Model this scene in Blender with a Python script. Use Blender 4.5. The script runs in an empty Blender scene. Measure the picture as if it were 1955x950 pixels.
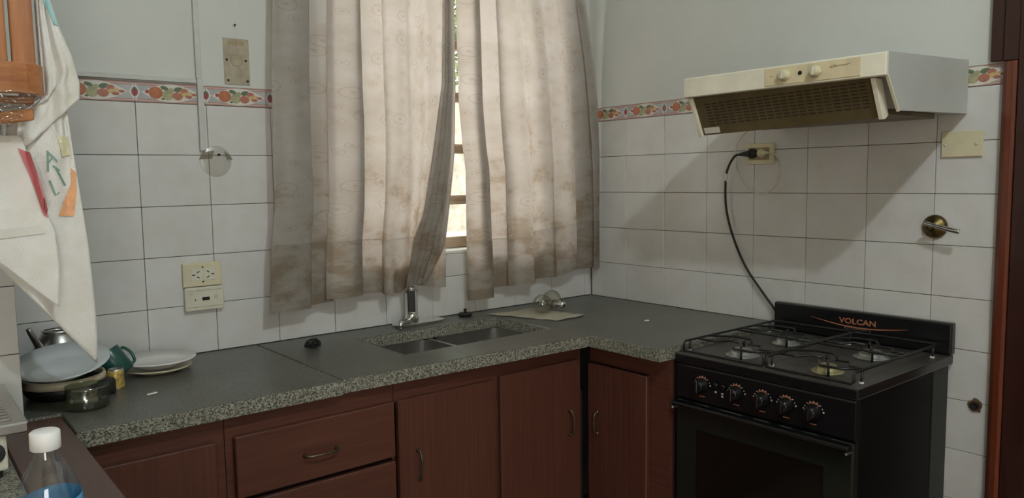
import bpy, bmesh, math, random
from math import sin, cos, pi, radians
from mathutils import Vector, Matrix
random.seed(7)
scene = bpy.context.scene
COL = scene.collection

# ------------------------------------------------------------------ camera
F_PX, CX, CY, W_PX, H_PX = 1472.936, 945.44, 479.99, 1955.0, 950.0
YAW, PITCH, ROLL = 0.67101, -0.09411, -0.01656
cam_d = bpy.data.cameras.new('camera'); cam = bpy.data.objects.new('camera', cam_d); COL.objects.link(cam)
cam_d.sensor_width = 36.0; cam_d.lens = 36.0 * F_PX / W_PX
cam_d.shift_x = (W_PX / 2 - CX) / W_PX; cam_d.shift_y = (CY - H_PX / 2) / W_PX
cam_d.clip_start = 0.02
fw = Vector((sin(YAW) * cos(PITCH), cos(YAW) * cos(PITCH), sin(PITCH)))
rt = Vector((cos(YAW), -sin(YAW), 0)); up = rt.cross(fw)
r2 = rt * cos(ROLL) + up * sin(ROLL); u2 = -rt * sin(ROLL) + up * cos(ROLL)
cam.matrix_world = Matrix(((r2.x, u2.x, -fw.x, -2.42364), (r2.y, u2.y, -fw.y, -2.38006), (r2.z, u2.z, -fw.z, 1.41532), (0, 0, 0, 1)))
scene.camera = cam

# ------------------------------------------------------------------ world and exposure
LAMP_POS = (-1.72, -2.65, 2.95)
LAMP_STRENGTH = 600.0
SKY_STRENGTH = 5.0
world = bpy.data.worlds.new('World'); scene.world = world; world.use_nodes = True
bg = world.node_tree.nodes['Background']
bg.inputs[0].default_value = (1.0, 0.98, 0.94, 1); bg.inputs[1].default_value = SKY_STRENGTH
vs = scene.view_settings
scene.display_settings.display_device = 'sRGB'
vs.view_transform = 'Standard'; vs.look = 'None'; vs.gamma = 1.0; vs.use_curve_mapping = False
vs.exposure = 0.36

# ------------------------------------------------------------------ material helpers
MATS = {}
def nodes(name):
    m = bpy.data.materials.new(name); m.use_nodes = True
    nt = m.node_tree
    return m, nt, nt.nodes['Principled BSDF']
def setp(b, **k):
    for key, v in k.items():
        b.inputs[key.replace('_', ' ')].default_value = v
def c4(c): return (c[0], c[1], c[2], 1)
def ramp(nt, stops):
    r = nt.nodes.new('ShaderNodeValToRGB'); el = r.color_ramp.elements
    while len(el) < len(stops): el.new(0.5)
    for e, (p, c) in zip(el, stops): e.position = p; e.color = c4(c)
    return r
def coords(nt, scale=(1, 1, 1), kind='Object', rot=(0, 0, 0)):
    t = nt.nodes.new('ShaderNodeTexCoord'); mp = nt.nodes.new('ShaderNodeMapping')
    mp.inputs['Scale'].default_value = scale; mp.inputs['Rotation'].default_value = rot
    nt.links.new(t.outputs[kind], mp.inputs[0]); return mp
def noise(nt, vec, scale, detail=3, rough=0.55):
    n = nt.nodes.new('ShaderNodeTexNoise'); n.inputs['Scale'].default_value = scale
    n.inputs['Detail'].default_value = detail; n.inputs['Roughness'].default_value = rough
    nt.links.new(vec.outputs[0], n.inputs['Vector']); return n
def bump(nt, b, src, strength, dist=0.002):
    bp = nt.nodes.new('ShaderNodeBump'); bp.inputs['Strength'].default_value = strength; bp.inputs['Distance'].default_value = dist
    nt.links.new(src, bp.inputs['Height']); nt.links.new(bp.outputs[0], b.inputs['Normal'])
def mat(name, col, rough=0.5, metal=0.0, var=0.0, vscale=8.0, spec=None, bumps=0.0, bscale=200.0, **kw):
    """plain surface with a slow blotchy variation of its colour and a fine relief"""
    m, nt, b = nodes(name)
    setp(b, Base_Color=c4(col), Roughness=rough, Metallic=metal)
    if spec is not None: b.inputs['Specular IOR Level'].default_value = spec
    for k, v in kw.items(): b.inputs[k.replace('_', ' ')].default_value = v
    vec = coords(nt)
    if var > 0:
        n = noise(nt, vec, vscale, 5, 0.6)
        r = ramp(nt, [(0.3, tuple(x * (1 - var) for x in col)), (0.7, tuple(min(1, x * (1 + var * 0.6)) for x in col))])
        nt.links.new(n.outputs['Fac'], r.inputs[0]); nt.links.new(r.outputs[0], b.inputs['Base Color'])
    if bumps > 0:
        n2 = noise(nt, vec, bscale, 4, 0.6); bump(nt, b, n2.outputs['Fac'], bumps)
    MATS[name] = m; return m
def wood(name, dark, light, axis='Z', scale=60, rough=0.45, stretch=0.04, coat=0.0):
    m, nt, b = nodes(name)
    s = [1, 1, 1]; s['XYZ'.index(axis)] = stretch
    vec = coords(nt, tuple(s))
    n = noise(nt, vec, scale, 6, 0.65); n2 = noise(nt, vec, scale * 4.5, 3, 0.6)
    mx = nt.nodes.new('ShaderNodeMath'); mx.operation = 'MULTIPLY_ADD'; mx.inputs[1].default_value = 0.35
    nt.links.new(n2.outputs['Fac'], mx.inputs[0]); nt.links.new(n.outputs['Fac'], mx.inputs[2])
    r = ramp(nt, [(0.42, dark), (0.66, tuple((a + c) / 2 for a, c in zip(dark, light))), (0.88, light)])
    nt.links.new(mx.outputs[0], r.inputs[0]); nt.links.new(r.outputs[0], b.inputs['Base Color'])
    setp(b, Roughness=rough); b.inputs['Coat Weight'].default_value = coat
    bump(nt, b, n2.outputs['Fac'], 0.12, 0.001)
    MATS[name] = m; return m
def granite(name, stops, rough, bstr, scale=260, bdist=0.004):
    m, nt, b = nodes(name)
    vec = coords(nt)
    v = nt.nodes.new('ShaderNodeTexVoronoi'); v.inputs['Scale'].default_value = scale
    nt.links.new(vec.outputs[0], v.inputs['Vector'])
    sep = nt.nodes.new('ShaderNodeSeparateColor'); nt.links.new(v.outputs['Color'], sep.inputs[0])
    n = noise(nt, vec, scale * 1.3, 4, 0.7)
    a = nt.nodes.new('ShaderNodeMath'); a.operation = 'MULTIPLY_ADD'; a.inputs[1].default_value = 0.55
    nt.links.new(sep.outputs[0], a.inputs[0])
    h = nt.nodes.new('ShaderNodeMath'); h.operation = 'MULTIPLY'; h.inputs[1].default_value = 0.5
    nt.links.new(n.outputs['Fac'], h.inputs[0]); nt.links.new(h.outputs[0], a.inputs[2])
    r = ramp(nt, stops); nt.links.new(a.outputs[0], r.inputs[0])
    n3 = noise(nt, vec, 5, 4, 0.6)
    r3 = ramp(nt, [(0.3, (0.78, 0.76, 0.72)), (0.7, (1.05, 1.05, 1.03))]); nt.links.new(n3.outputs['Fac'], r3.inputs[0])
    mm = nt.nodes.new('ShaderNodeMix'); mm.data_type = 'RGBA'; mm.blend_type = 'MULTIPLY'; mm.inputs[0].default_value = 1
    nt.links.new(r.outputs[0], mm.inputs[6]); nt.links.new(r3.outputs[0], mm.inputs[7])
    nt.links.new(mm.outputs[2], b.inputs['Base Color'])
    setp(b, Roughness=rough)
    if bstr > 0: bump(nt, b, a.outputs[0], bstr, bdist)
    MATS[name] = m; return m
def glass(name, tint=(1, 1, 1), rough=0.0, ior=1.45):
    m, nt, b = nodes(name)
    setp(b, Base_Color=c4(tint), Roughness=rough); b.inputs['Transmission Weight'].default_value = 1; b.inputs['IOR'].default_value = ior
    MATS[name] = m; return m
def sheet_glass(name, tint, refl, rough=0.0):
    """thin pane: lets light straight through, with a faint reflection"""
    m = bpy.data.materials.new(name); m.use_nodes = True; nt = m.node_tree; nt.nodes.clear()
    o = nt.nodes.new('ShaderNodeOutputMaterial'); t = nt.nodes.new('ShaderNodeBsdfTransparent'); g = nt.nodes.new('ShaderNodeBsdfGlossy')
    t.inputs[0].default_value = c4(tint); g.inputs['Roughness'].default_value = rough
    mx = nt.nodes.new('ShaderNodeMixShader'); mx.inputs[0].default_value = refl
    nt.links.new(t.outputs[0], mx.inputs[1]); nt.links.new(g.outputs[0], mx.inputs[2]); nt.links.new(mx.outputs[0], o.inputs[0])
    MATS[name] = m; return m
def emit(name, col, strength):
    m, nt, b = nodes(name)
    setp(b, Base_Color=c4(col)); b.inputs['Emission Color'].default_value = c4(col); b.inputs['Emission Strength'].default_value = strength
    MATS[name] = m; return m

def tile_mat(name, col, dirt, rough=0.22):
    m, nt, b = nodes(name)
    oi = nt.nodes.new('ShaderNodeObjectInfo')
    vec = coords(nt)
    add = nt.nodes.new('ShaderNodeVectorMath'); add.operation = 'ADD'
    mu = nt.nodes.new('ShaderNodeVectorMath'); mu.operation = 'SCALE'; mu.inputs['Scale'].default_value = 37.0
    cmb = nt.nodes.new('ShaderNodeCombineXYZ')
    nt.links.new(oi.outputs['Random'], cmb.inputs[0]); nt.links.new(oi.outputs['Random'], cmb.inputs[2])
    nt.links.new(cmb.outputs[0], mu.inputs[0]); nt.links.new(vec.outputs[0], add.inputs[0]); nt.links.new(mu.outputs[0], add.inputs[1])
    n = noise(nt, add, 9, 5, 0.6)
    r = ramp(nt, [(0.25, dirt), (0.6, col)]); nt.links.new(n.outputs['Fac'], r.inputs[0])
    hs = nt.nodes.new('ShaderNodeHueSaturation')
    mr = nt.nodes.new('ShaderNodeMapRange'); mr.inputs[3].default_value = 0.96; mr.inputs[4].default_value = 1.03
    nt.links.new(oi.outputs['Random'], mr.inputs[0]); nt.links.new(mr.outputs[0], hs.inputs['Value'])
    nt.links.new(r.outputs[0], hs.inputs['Color']); nt.links.new(hs.outputs[0], b.inputs['Base Color'])
    setp(b, Roughness=rough)
    n2 = noise(nt, add, 14, 2); bump(nt, b, n2.outputs['Fac'], 0.06, 0.004)
    MATS[name] = m; return m

tile_mat('tile', (0.66, 0.66, 0.65), (0.60, 0.59, 0.55))
mat('grout', (0.075, 0.068, 0.055), 0.9, var=0.5, vscale=20)
mat('plaster', (0.62, 0.635, 0.60), 0.75, var=0.05, vscale=3, bumps=0.12, bscale=60)
mat('plaster_warm', (0.62, 0.54, 0.42), 0.8, var=0.06, vscale=3)
mat('plaster_cream', (0.55, 0.52, 0.43), 0.8, var=0.12, vscale=12)
granite('granite_top', [(0.2, (0.045, 0.047, 0.044)), (0.5, (0.105, 0.108, 0.10)), (0.75, (0.17, 0.172, 0.155))], 0.36, 0.0, 420)
granite('granite_rough', [(0.22, (0.035, 0.036, 0.03)), (0.42, (0.16, 0.16, 0.13)), (0.62, (0.34, 0.34, 0.285)), (0.8, (0.52, 0.52, 0.44))], 0.8, 0.9, 360)
wood('cabinet_v', (0.062, 0.020, 0.013), (0.125, 0.043, 0.027), 'Z', 130, 0.42, 0.02)
wood('cabinet_h', (0.062, 0.020, 0.013), (0.125, 0.043, 0.027), 'X', 130, 0.42, 0.02)
wood('cabinet_hy', (0.062, 0.020, 0.013), (0.125, 0.043, 0.027), 'Y', 130, 0.42, 0.02)
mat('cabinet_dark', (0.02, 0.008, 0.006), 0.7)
wood('rack_wood', (0.26, 0.085, 0.025), (0.52, 0.21, 0.075), 'Z', 40, 0.35, 0.05, 0.3)
wood('rack_wood_h', (0.26, 0.085, 0.025), (0.50, 0.20, 0.07), 'X', 40, 0.35, 0.05, 0.3)
wood('strip_wood', (0.070, 0.033, 0.024), (0.10, 0.048, 0.036), 'Y', 50, 0.4, 0.03)
wood('door_wood', (0.075, 0.014, 0.007), (0.17, 0.038, 0.014), 'Z', 45, 0.3, 0.03, 0.4)
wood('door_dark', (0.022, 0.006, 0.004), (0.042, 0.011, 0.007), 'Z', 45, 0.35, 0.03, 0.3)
wood('window_wood', (0.34, 0.24, 0.16), (0.55, 0.42, 0.30), 'X', 50, 0.5, 0.04)
mat('chrome', (0.80, 0.80, 0.79), 0.18, 1.0)
mat('steel', (0.56, 0.55, 0.53), 0.33, 1.0, var=0.1, vscale=30)
mat('aluminium', (0.46, 0.45, 0.43), 0.33, 1.0, var=0.15, vscale=25)
mat('brass_aged', (0.20, 0.145, 0.06), 0.38, 1.0, var=0.4, vscale=40)
mat('handle_metal', (0.16, 0.125, 0.085), 0.4, 0.9, var=0.4, vscale=90)
mat('black_enamel', (0.008, 0.008, 0.009), 0.22)
mat('black_side', (0.004, 0.004, 0.004), 0.5, spec=0.12)
mat('black_matte', (0.012, 0.012, 0.012), 0.5)
mat('cooktop', (0.05, 0.046, 0.04), 0.42, var=0.45, vscale=14)
mat('grate_iron', (0.010, 0.010, 0.010), 0.38)
mat('burner_alu', (0.42, 0.42, 0.41), 0.42, 0.8, var=0.35, vscale=50)
mat('burner_brass', (0.42, 0.38, 0.2), 0.45, 0.6, var=0.4, vscale=50)
mat('oven_glass', (0.012, 0.014, 0.012), 0.10)
mat('oven_window', (0.006, 0.005, 0.004), 0.14)
mat('orange_print', (0.42, 0.15, 0.075), 0.5)
mat('grey_print', (0.16, 0.11, 0.09), 0.5)
mat('white_print', (0.55, 0.53, 0.48), 0.5)
mat('side_panel_grey', (0.032, 0.034, 0.034), 0.5, spec=0.2)
mat('hood_cream', (0.86, 0.82, 0.67), 0.38, var=0.12, vscale=9)
mat('hood_white', (0.52, 0.54, 0.52), 0.32, var=0.06, vscale=5)
mat('hood_panel', (0.74, 0.64, 0.42), 0.4, var=0.2, vscale=10)
mat('hood_filter', (0.15, 0.115, 0.055), 0.42, 0.25, var=0.2, vscale=12)
mat('filter_slot', (0.035, 0.026, 0.013), 0.7)
mat('sticker_white', (0.74, 0.73, 0.66), 0.5)
mat('cream_plastic', (0.66, 0.61, 0.42), 0.4, var=0.08, vscale=15)
mat('cream_pale', (0.66, 0.64, 0.53), 0.4, var=0.08, vscale=15)
mat('plastic_grime', (0.35, 0.28, 0.16), 0.6)
mat('white_plastic', (0.72, 0.72, 0.70), 0.35)
mat('conduit', (0.55, 0.56, 0.53), 0.5, var=0.08, vscale=30)
mat('dark_hole', (0.012, 0.011, 0.01), 0.8)
mat('stain', (0.40, 0.36, 0.27), 0.8, var=0.25, vscale=25)
mat('rust', (0.17, 0.10, 0.045), 0.85, var=0.6, vscale=60)
mat('porcelain', (0.74, 0.74, 0.71), 0.16, var=0.04, vscale=10)
mat('porcelain_blue', (0.55, 0.60, 0.62), 0.2, var=0.05, vscale=9)
mat('cream_enamel', (0.62, 0.55, 0.40), 0.3)
mat('mug_green', (0.012, 0.075, 0.065), 0.3)
mat('paper', (0.42, 0.39, 0.31), 0.85, var=0.15, vscale=22)
mat('rubber', (0.012, 0.012, 0.012), 0.55)
mat('scourer', (0.05, 0.05, 0.05), 0.22, 0.6)
mat('red_print', (0.66, 0.20, 0.22), 0.9)
mat('peach_print', (0.88, 0.46, 0.24), 0.9, var=0.15, vscale=60)
mat('teal_print', (0.36, 0.62, 0.63), 0.9)
mat('letter_green', (0.22, 0.38, 0.33), 0.9)
mat('yellow_print', (0.80, 0.75, 0.50), 0.9)
mat('tin_print', (0.60, 0.42, 0.12), 0.35, 0.3, var=0.6, vscale=70)
mat('floor_tile', (0.36, 0.25, 0.18), 0.45, var=0.2, vscale=6)
mat('cap_white', (0.80, 0.80, 0.79), 0.35)
mat('label_blue', (0.10, 0.40, 0.72), 0.3, var=0.25, vscale=35)
mat('label_navy', (0.04, 0.10, 0.42), 0.3)
mat('foliage', (0.20, 0.28, 0.12), 0.7, var=0.5, vscale=12)
mat('garden_wall', (0.36, 0.33, 0.28), 0.9, var=0.4, vscale=14); mat('yard_paving', (0.50, 0.44, 0.37), 0.9, var=0.2, vscale=4); mat('bark', (0.12, 0.085, 0.055), 0.9)
glass('clear_glass', (0.95, 0.97, 0.94))
sheet_glass('jar_glass', (0.80, 0.83, 0.74), 0.20, 0.10)
sheet_glass('bulb_glass', (0.78, 0.77, 0.72), 0.20, 0.05)
sheet_glass('pet', (0.90, 0.93, 0.93), 0.14, 0.06)
sheet_glass('film', (0.93, 0.91, 0.84), 0.18, 0.12)
sheet_glass('pane', (0.86, 0.88, 0.86), 0.05)
emit('lamp_glow', (0.88, 0.975, 0.99), LAMP_STRENGTH)

# terry cloth
def towel_mat():
    m, nt, b = nodes('terry'); vec = coords(nt)
    n = noise(nt, vec, 380, 3, 0.7); n2 = noise(nt, vec, 12, 4)
    r = ramp(nt, [(0.3, (0.82, 0.80, 0.72)), (0.65, (0.92, 0.915, 0.88))]); nt.links.new(n2.outputs['Fac'], r.inputs[0])
    nt.links.new(r.outputs[0], b.inputs['Base Color']); setp(b, Roughness=0.95)
    bump(nt, b, n.outputs['Fac'], 0.7, 0.003); MATS['terry'] = m
towel_mat()
mat('towel_hem', (0.76, 0.75, 0.69), 0.95, var=0.05, vscale=20, bumps=0.4, bscale=300)

# curtain cloth: sheer printed fabric, stained towards its hem
def curtain_mat(name, seed, sheer=0.006, trans=0.57):
    m = bpy.data.materials.new(name); m.use_nodes = True; nt = m.node_tree; nt.nodes.clear(); L = nt.links
    o = nt.nodes.new('ShaderNodeOutputMaterial')
    uv = nt.nodes.new('ShaderNodeUVMap'); mp = nt.nodes.new('ShaderNodeMapping'); L.new(uv.outputs[0], mp.inputs[0])
    mp.inputs['Location'].default_value = (seed, seed * 0.7, 0)
    # printed circles: rings and dots round random centres of the cloth
    def rings(scale, r0, width, dot):
        v = nt.nodes.new('ShaderNodeTexVoronoi'); v.voronoi_dimensions = '2D'; v.inputs['Scale'].default_value = scale; v.inputs['Randomness'].default_value = 0.75
        L.new(mp.outputs[0], v.inputs['Vector'])
        s = nt.nodes.new('ShaderNodeMath'); s.operation = 'SUBTRACT'; s.inputs[1].default_value = r0; L.new(v.outputs['Distance'], s.inputs[0])
        a = nt.nodes.new('ShaderNodeMath'); a.operation = 'ABSOLUTE'; L.new(s.outputs[0], a.inputs[0])
        g = nt.nodes.new('ShaderNodeMapRange'); g.inputs[1].default_value = width; g.inputs[2].default_value = width * 0.4; L.new(a.outputs[0], g.inputs[0])
        d = nt.nodes.new('ShaderNodeMapRange'); d.inputs[1].default_value = dot; d.inputs[2].default_value = dot * 0.6; L.new(v.outputs['Distance'], d.inputs[0])
        x = nt.nodes.new('ShaderNodeMath'); x.operation = 'MAXIMUM'; L.new(g.outputs[0], x.inputs[0]); L.new(d.outputs[0], x.inputs[1])
        sc = nt.nodes.new('ShaderNodeSeparateColor'); L.new(v.outputs['Color'], sc.inputs[0])
        k = nt.nodes.new('ShaderNodeMath'); k.operation = 'GREATER_THAN'; k.inputs[1].default_value = 0.35; L.new(sc.outputs[0], k.inputs[0])
        p = nt.nodes.new('ShaderNodeMath'); p.operation = 'MULTIPLY'; L.new(x.outputs[0], p.inputs[0]); L.new(k.outputs[0], p.inputs[1])
        return p
    p1 = rings(10.5, 0.19, 0.022, 0.06); p2 = rings(17.0, 0.15, 0.022, 0.08)
    pm = nt.nodes.new('ShaderNodeMath'); pm.operation = 'MAXIMUM'; L.new(p1.outputs[0], pm.inputs[0]); L.new(p2.outputs[0], pm.inputs[1])
    pat = nt.nodes.new('ShaderNodeMath'); pat.operation = 'MULTIPLY'; pat.inputs[1].default_value = 0.26; L.new(pm.outputs[0], pat.inputs[0])
    # stains
    sep = nt.nodes.new('ShaderNodeSeparateXYZ'); L.new(uv.outputs[0], sep.inputs[0])
    low = nt.nodes.new('ShaderNodeMapRange'); low.inputs[1].default_value = 0.75; low.inputs[2].default_value = 0.0; low.inputs[3].default_value = 0.06; low.inputs[4].default_value = 0.31
    L.new(sep.outputs[1], low.inputs[0])
    n = noise(nt, mp, 7.5, 6, 0.65); n2 = noise(nt, mp, 26, 4, 0.6)
    st = nt.nodes.new('ShaderNodeMath'); st.operation = 'ADD'; L.new(n.outputs['Fac'], st.inputs[0]); L.new(low.outputs[0], st.inputs[1])
    st2 = nt.nodes.new('ShaderNodeMath'); st2.operation = 'MULTIPLY_ADD'; st2.inputs[1].default_value = 0.35; L.new(n2.outputs['Fac'], st2.inputs[0]); L.new(st.outputs[0], st2.inputs[2])
    rs = ramp(nt, [(0.62, (0.62, 0.61, 0.57)), (0.90, (0.54, 0.515, 0.455)), (1.0, (0.42, 0.365, 0.285))]); L.new(st2.outputs[0], rs.inputs[0])
    mx = nt.nodes.new('ShaderNodeMix'); mx.data_type = 'RGBA'; L.new(pat.outputs[0], mx.inputs[0]); L.new(rs.outputs[0], mx.inputs[6]); mx.inputs[7].default_value = (0.26, 0.19, 0.14, 1)
    hs = nt.nodes.new('ShaderNodeMix'); hs.data_type = 'RGBA'; hs.blend_type = 'MULTIPLY'; hs.inputs[0].default_value = 1; hs.inputs[7].default_value = (1.0, 0.895, 0.925, 1)
    L.new(mx.outputs[2], hs.inputs[6])
    d = nt.nodes.new('ShaderNodeBsdfDiffuse'); t = nt.nodes.new('ShaderNodeBsdfTranslucent'); tr = nt.nodes.new('ShaderNodeBsdfTransparent')
    L.new(mx.outputs[2], d.inputs[0]); L.new(hs.outputs[2], t.inputs[0])
    m1 = nt.nodes.new('ShaderNodeMixShader'); m1.inputs[0].default_value = trans; L.new(d.outputs[0], m1.inputs[1]); L.new(t.outputs[0], m1.inputs[2])
    m2 = nt.nodes.new('ShaderNodeMixShader'); m2.inputs[0].default_value = sheer; L.new(m1.outputs[0], m2.inputs[1]); L.new(tr.outputs[0], m2.inputs[2])
    L.new(m2.outputs[0], o.inputs[0]); MATS[name] = m
curtain_mat('curtain', 0.0); curtain_mat('curtain_hem', 0.0, 0.80); mat('seam_thread', (0.42, 0.37, 0.30), 0.9)

# ------------------------------------------------------------------ geometry helpers (all coordinates are world metres)
OFF = {}
def mk(name, bm, m, parent=None, origin=(0, 0, 0), smooth=False, kind=None):
    """link a bmesh given in world coordinates as ONE object; its origin is the parent's, or `origin`"""
    off = Vector(OFF[parent.as_pointer()]) if parent else Vector(origin)
    if off.length > 0: bmesh.ops.translate(bm, verts=bm.verts, vec=-off)
    if smooth:
        for f in bm.faces: f.smooth = True
    me = bpy.data.meshes.new(name); bm.normal_update(); bm.to_mesh(me); bm.free()
    for mm in (m if isinstance(m, (list, tuple)) else [m]): me.materials.append(MATS[mm])
    o = bpy.data.objects.new(name, me); COL.objects.link(o)
    if parent: o.parent = parent
    else: o.location = off
    if kind: o['kind'] = kind
    OFF[o.as_pointer()] = tuple(off); return o
def tag(o, label, cat, group=None):
    o['label'] = label; o['category'] = cat
    if group: o['group'] = group
    return o
def thing(name, label, cat, loc, group=None):
    o = bpy.data.objects.new(name, None); COL.objects.link(o); o.location = loc; o.empty_display_size = 0.05
    OFF[o.as_pointer()] = tuple(loc); return tag(o, label, cat, group)
def B(): return bmesh.new()
def box(bm, x0, x1, y0, y1, z0, z1, bev=0.0, seg=1, mi=0):
    if x0 > x1: x0, x1 = x1, x0
    if y0 > y1: y0, y1 = y1, y0
    if z0 > z1: z0, z1 = z1, z0
    v = [bm.verts.new((x, y, z)) for x in (x0, x1) for y in (y0, y1) for z in (z0, z1)]
    fs = [bm.faces.new([v[i] for i in q]) for q in ((0, 1, 3, 2), (4, 6, 7, 5), (0, 4, 5, 1), (2, 3, 7, 6), (0, 2, 6, 4), (1, 5, 7, 3))]
    for f in fs: f.material_index = mi
    if bev > 0:
        es = list({e for f in fs for e in f.edges})
        bmesh.ops.bevel(bm, geom=es, offset=bev, segments=seg, affect='EDGES', profile=0.5)
    return bm
def prism(bm, pts, axis, a0, a1, bev=0.0, mi=0):
    """polygon `pts` (in the two other axes, in order) extruded along axis from a0 to a1"""
    def P(p, a):
        return {'X': (a, p[0], p[1]), 'Y': (p[0], a, p[1]), 'Z': (p[0], p[1], a)}[axis]
    lo = [bm.verts.new(P(p, a0)) for p in pts]; hi = [bm.verts.new(P(p, a1)) for p in pts]; n = len(pts)
    fs = [bm.faces.new(lo[::-1]), bm.faces.new(hi)] + [bm.faces.new((lo[i], lo[(i + 1) % n], hi[(i + 1) % n], hi[i])) for i in range(n)]
    for f in fs: f.material_index = mi
    bmesh.ops.recalc_face_normals(bm, faces=fs)
    if bev > 0: bmesh.ops.bevel(bm, geom=list({e for f in fs for e in f.edges}), offset=bev, segments=1, affect='EDGES', profile=0.5)
    return bm
def frame_of(d):
    d = Vector(d).normalized(); a = Vector((0, 0, 1)) if abs(d.z) < 0.9 else Vector((1, 0, 0))
    x = d.cross(a).normalized(); return x, d.cross(x).normalized(), d
def lathe(bm, prof, c, axis=(0, 0, 1), n=24, close=False):
    """profile [(radius, height)] spun about `axis` through c"""
    x, y, d = frame_of(axis); c = Vector(c); rings = []
    for r, h in prof:
        if r < 1e-6: rings.append([bm.verts.new(c + d * h)])
        else: rings.append([bm.verts.new(c + d * h + x * (r * cos(2 * pi * i / n)) + y * (r * sin(2 * pi * i / n))) for i in range(n)])
    fs = []
    for a, b in zip(rings, rings[1:]):
        if len(a) == 1 and len(b) == 1: continue
        for i in range(n):
            j = (i + 1) % n
            if len(a) == 1: fs.append(bm.faces.new((a[0], b[i], b[j])))
            elif len(b) == 1: fs.append(bm.faces.new((a[i], b[0], a[j])))
            else: fs.append(bm.faces.new((a[i], b[i], b[j], a[j])))
    bmesh.ops.recalc_face_normals(bm, faces=fs); return bm
def cyl(bm, p0, p1, r, n=16, r1=None):
    p0, p1 = Vector(p0), Vector(p1); h = (p1 - p0).length
    return lathe(bm, [(0, 0), (r, 0), (r1 if r1 is not None else r, h), (0, h)], p0, p1 - p0, n)
def tube(bm, pts, r, n=8, sub=0, closed=False):
    pts = [Vector(p) for p in pts]
    if sub:
        q = []
        m = len(pts)
        for i in range(m - 1):
            a, b, c, d = pts[max(0, i - 1)], pts[i], pts[i + 1], pts[min(m - 1, i + 2)]
            for k in range(sub):
                t = k / sub
                q.append(0.5 * ((2 * b) + (c - a) * t + (2 * a - 5 * b + 4 * c - d) * t * t + (3 * b - a - 3 * c + d) * t ** 3))
        q.append(pts[-1]); pts = q
    rings = []; m = len(pts); px = None
    for i, p in enumerate(pts):
        d = (pts[min(m - 1, i + 1)] - pts[max(0, i - 1)]).normalized()
        if px is None: px = frame_of(d)[0]
        else: px = (px - d * px.dot(d)).normalized()
        py = d.cross(px)
        rr = r(i / (m - 1)) if callable(r) else r
        rings.append([bm.verts.new(p + px * (rr * cos(2 * pi * k / n)) + py * (rr * sin(2 * pi * k / n))) for k in range(n)])
    fs = [bm.faces.new((a[k], a[(k + 1) % n], b[(k + 1) % n], b[k])) for a, b in zip(rings, rings[1:]) for k in range(n)]
    fs += [bm.faces.new(rings[0][::-1]), bm.faces.new(rings[-1])]
    bmesh.ops.recalc_face_normals(bm, faces=fs); return bm
def grid(bm, P, nu, nv, uvf=None, thick=0.0):
    """surface P(u,v) on [0,1]^2"""
    V = [[bm.verts.new(P(i / nu, j / nv)) for j in range(nv + 1)] for i in range(nu + 1)]
    lay = bm.loops.layers.uv.verify() if uvf else None
    for i in range(nu):
        for j in range(nv):
            q = ((i, j), (i + 1, j), (i + 1, j + 1), (i, j + 1))
            f = bm.faces.new([V[a][b] for a, b in q]); f.smooth = True
            if uvf:
                for l, (a, b) in zip(f.loops, q): l[lay].uv = uvf(a / nu, b / nv)
    return bm
def solid(o, t):
    md = o.modifiers.new('thickness', 'SOLIDIFY'); md.thickness = t; md.offset = 0; return o
def flat_text(s, size, m, name, parent, M, extrude=0.0003, bold=False):
    cu = bpy.data.curves.new('t', 'FONT'); cu.body = s; cu.size = size; cu.align_x = 'CENTER'; cu.extrude = extrude; cu.resolution_u = 3
    if bold: cu.offset = size * 0.02
    t = bpy.data.objects.new('t', cu); COL.objects.link(t)
    dg = bpy.context.evaluated_depsgraph_get(); dg.update()
    me = bpy.data.meshes.new_from_object(t.evaluated_get(dg)); bpy.data.objects.remove(t)
    bm = B(); bm.from_mesh(me); bmesh.ops.transform(bm, matrix=M, verts=bm.verts); bpy.data.meshes.remove(me)
    return mk(name, bm, m, parent)
def lerp(a, b, t): return a + (b - a) * t
def interp(pts, x):
    """piecewise linear through sorted (x, y)"""
    if x <= pts[0][0]: return pts[0][1]
    for (a, ya), (b, yb) in zip(pts, pts[1:]):
        if x <= b: return lerp(ya, yb, (x - a) / (b - a))
    return pts[-1][1]

# ================================================================== SETTING
CEIL = 3.1; XL = -3.9; YF = -4.0
bm = B(); box(bm, XL, 0.25, YF, 0.25, -0.06, 0.0); mk('floor', bm, 'floor_tile', kind='structure')
bm = B(); box(bm, XL, 0.25, YF, 0.25, CEIL, CEIL + 0.06); mk('ceiling', bm, 'plaster', kind='structure')
bm = B(); box(bm, XL - 0.1, XL, YF, 0.25, 0, CEIL); mk('wall_left', bm, 'plaster_warm', kind='structure')
DX0, DX1, DZ = -3.60, -2.66, 2.15                # unseen open doorway, added opposite the sink to let in fill light
bm = B(); box(bm, XL, DX0, YF - 0.1, YF, 0, CEIL); box(bm, DX1, 0.25, YF - 0.1, YF, 0, CEIL); box(bm, DX0, DX1, YF - 0.1, YF, DZ, CEIL); mk('wall_front', bm, 'plaster_warm', kind='structure')
bm = B(); box(bm, DX0, DX0 + 0.05, YF - 0.1, YF + 0.02, 0, DZ); box(bm, DX1 - 0.05, DX1, YF - 0.1, YF + 0.02, 0, DZ); box(bm, DX0 + 0.05, DX1 - 0.05, YF - 0.1, YF + 0.02, DZ - 0.05, DZ); mk('added_doorway', bm, 'door_wood', kind='structure')  # frame of the added fill-light doorway
bm = B(); box(bm, -9, 4, -10, YF - 0.12, -0.08, -0.03); mk('added_yard', bm, 'yard_paving', kind='structure')  # unseen paving, added outside the fill-light doorway
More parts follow.
